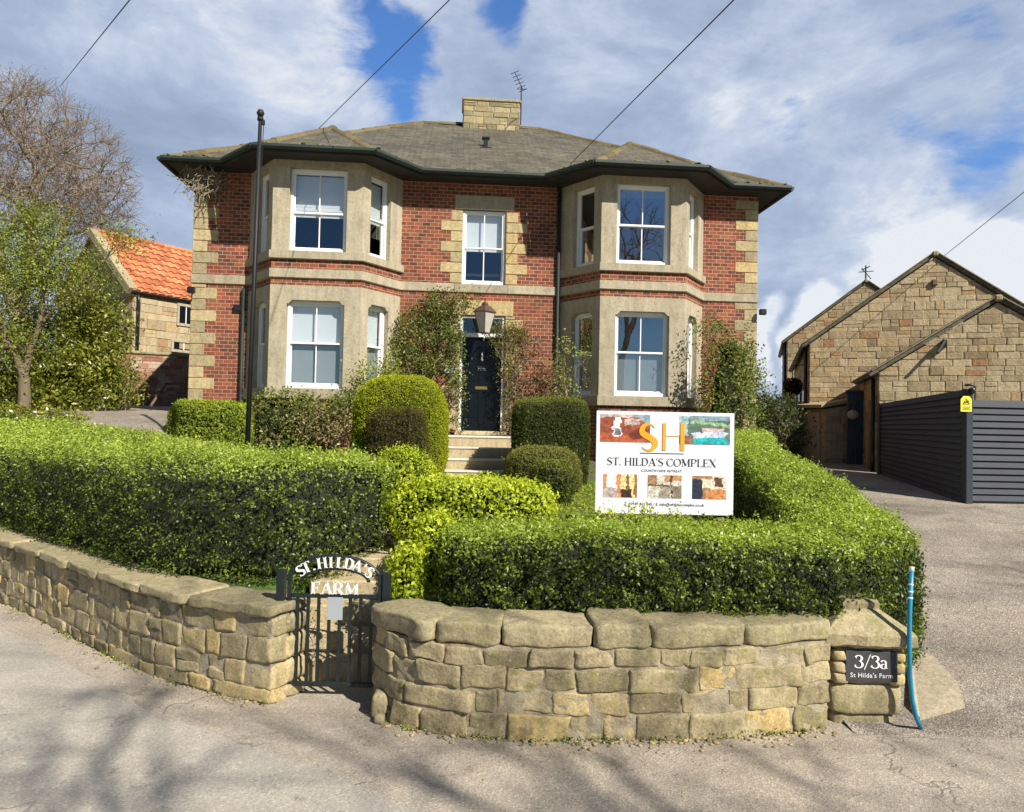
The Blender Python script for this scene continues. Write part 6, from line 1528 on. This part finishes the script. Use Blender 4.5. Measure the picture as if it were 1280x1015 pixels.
# blue double door beside the outbuilding
d0_ = P(1073, 568, 17.0); r = thing('yard_door', 'tall slate-blue boarded door between the lean-to and the outbuilding', 'door', (d0_.x, d0_.y, 1.0)); M = frame((d0_.x-.28, d0_.y, 0), (1, .05, 0)); zt3 = P(1078, 492, 16.9).z
mb = MB(); 
for k in range(6): mb.bbox(.1*k+.004, .1*k+.096, -.02, .02, 1.02, zt3, .006, M)
mb.build('boards', 'blue_door', r, False, world=True)
MB().bbox(-.03, .66, -.03, .03, zt3+.001, zt3+.08, .01, M).build('door_head', 'blue_door', r, False, world=True)
bl = P(1066, 518, 16.6); r = thing('wall_lamp', 'small round lamp beside the slate-blue boarded door', 'lamp', bl); mb = MB(); mb.lathe([(.02, -.12), (.10, -.08), (.13, 0), (.09, .07), (.03, .1)], (0, 0, 0), 12); mb.build('shade', 'grey_plastic', r, True); MB().tube([(0, 0, .09), (.05, .1, .16), (.1, .3, .14)], .015, 6).build('bracket', 'black', r, True)
# timber post and step of the outbuilding doorway
pl_ = P(1092, 590, 15.6); r = thing('timber_post', 'brown timber door post against the outbuilding corner', 'post', (pl_.x, pl_.y, 1.0)); MB().bbox(-.09, .09, -.08, .08, -.1, P(1092, 500, 15.6).z-1.0, .01).build('post', 'wood', r)
hb = P(990.5, 483, 19.5); r = thing('hanging_basket', 'round green hanging basket on the side wall of the big barn', 'hanging basket', hb)
sh = blob_shape((hb.x, hb.y), .24, .24, hb.z-.24, hb.z+.22, 2.2, 2.2, 5, 14, 8, .02); foliage(sh, r, 'ivy', .06, 88, .03, 3, 10, -1)
MB().tube([(0, 0, .2), (0, 0, .55), (.35, .0, .6)], .015, 5).build('bracket', 'black', r)

# ------------------------------------------------------------------ dark slatted fence
fp = P(1206, 628, 11.3); zpt = P(1206, 486, 11.3).z; zrt = P(1240, 501, 11.3).z; fe = P(1101, 592, 14.6); zlt = P(1101, 505, 14.6).z
r = thing('slatted_fence', 'dark grey horizontal slat fence panel receding along the driveway', 'fence', (fp.x, fp.y, .75)); 
d = Vector((fe.x-fp.x, fe.y-fp.y, 0)); L_ = d.length; Mf = frame((fe.x, fe.y, 0), -d); mb = MB(); n_ = 17
for k in range(n_):
    def zz(q, e): b0_, t0_ = ((drive_z(fe.y)+.03, zlt) if e == 0 else (.82, zpt-.02)); return b0_+(t0_-b0_)*q
    q0, q1 = (k+.0)/n_, (k+.97)/n_
    v = []
    for (x_, e) in ((0, 0), (L_-.05, 1)):
        za_, zb_ = zz(q0, e), zz(q1, e)+.01; v += [(x_, -.015, za_), (x_, -.045, za_+.0), (x_, -.012, zb_), (x_, .012, zb_), (x_, .012, za_)]
    jz = mnoise.noise(Vector((k*3.3, L_, 0)))*.012; v = [(p[0], p[1]+jz*.5, p[2]+jz*(.3 if i_ < 5 else -.3)) for i_, p in enumerate(v)]
    mb.mesh([Mf @ Vector(p) for p in v], [(i, (i+1) % 5, (i+1) % 5+5, i+5) for i in range(5)]+[(4, 3, 2, 1, 0), (5, 6, 7, 8, 9)])
mb.build('slats', 'fence', r, False, world=True)
mb = MB(); mb.box(.0, L_-.05, .015, .045, .9, 2.2, Mf); 
MB().bbox(-.06, .06, -.06, .06, .9, zlt+.02, .01, frame((fe.x, fe.y, 0), -d)).build('post', 'fence', r, False, world=True)
for q in (.35, .7): MB().bbox(L_*q-.04, L_*q+.04, .014, .07, .8, 2.45, .005, Mf).build('post', 'fence', r, False, world=True)
r = thing('slatted_fence', 'dark blue-grey slatted gate panel facing the road at the right edge', 'fence', (fp.x, fp.y, .75)); Mf = frame((fp.x, fp.y, 0), (1, .02, 0)); L_ = 3.6; mb = MB(); zb_ = .86; n_ = 15
for k in range(n_):
    a, b_ = zb_+(zrt-zb_)*(k/n_), zb_+(zrt-zb_)*((k+.99)/n_)+.008
    v = []
    for x_ in (.09, L_): v += [(x_, -.02, a), (x_, -.055, a+.002), (x_, -.015, b_), (x_, .012, b_), (x_, .012, a)]
    jz = mnoise.noise(Vector((k*3.3, L_, 0)))*.012; v = [(p[0], p[1]+jz*.5, p[2]+jz*(.3 if i_ < 5 else -.3)) for i_, p in enumerate(v)]
    mb.mesh([Mf @ Vector(p) for p in v], [(i, (i+1) % 5, (i+1) % 5+5, i+5) for i in range(5)]+[(4, 3, 2, 1, 0), (5, 6, 7, 8, 9)])
mb.build('slats', 'fence', r, False, world=True)
MB().bbox(-.03, .085, -.07, .06, .72, zpt, .01, Mf).build('post', 'fence', r, False, world=True)
MB().bbox(L_+.01, L_+.11, -.06, .06, .72, zpt, .01, Mf).build('post', 'fence', r, False, world=True)
for q in (1.2, 2.4): MB().bbox(q, q+.07, .014, .06, .8, zrt, .01, Mf).build('post', 'fence', r, False, world=True)
# yellow warning sign on the post
ys_ = P(1204.5, 505, 11.2); r = thing('warning_sign', 'small yellow warning sign fixed to the fence corner post', 'sign', (ys_.x, ys_.y-.06, ys_.z))
pl = MB(); pts = [(-.085, -.12), (.085, -.12), (.085, .07), (.045, .12), (-.045, .12), (-.085, .07)]; pl.prism(pts, 0, .006, M=TXT); pl.build('plate', 'yellow', r)
mb = MB(); mb.tube([(-.05, -.012, .0), (.0, -.012, .08), (.05, -.012, .0), (-.05, -.012, .0)], .005, 4); mb.box(-.035, .03, -.012, -.0075, .02, .035); mb.box(-.0, .04, -.012, -.0075, .036, .05); mb.box(-.06, .06, -.011, -.0075, -.05, -.044); mb.box(-.05, .05, -.011, -.0075, -.07, -.064); mb.box(-.06, .06, -.011, -.0075, -.09, -.084); mb.build('symbol', 'ink', r)
cc3 = P(1211, 484, 11.25); r = thing('security_camera', 'small dark camera bracket on top of the fence corner post', 'camera', cc3); MB().tube([(-.06, 0, .03), (.04, -.02, .04), (.08, -.03, 0), (.05, -.03, -.06)], .018, 8).build('arm', 'black', r, True); mb = MB(); mb.lathe([(.02, -.05), (.045, -.03), (.045, .03), (.02, .045)], (.03, -.04, -.05), 10); mb.build('camera_head', 'black', r, True)
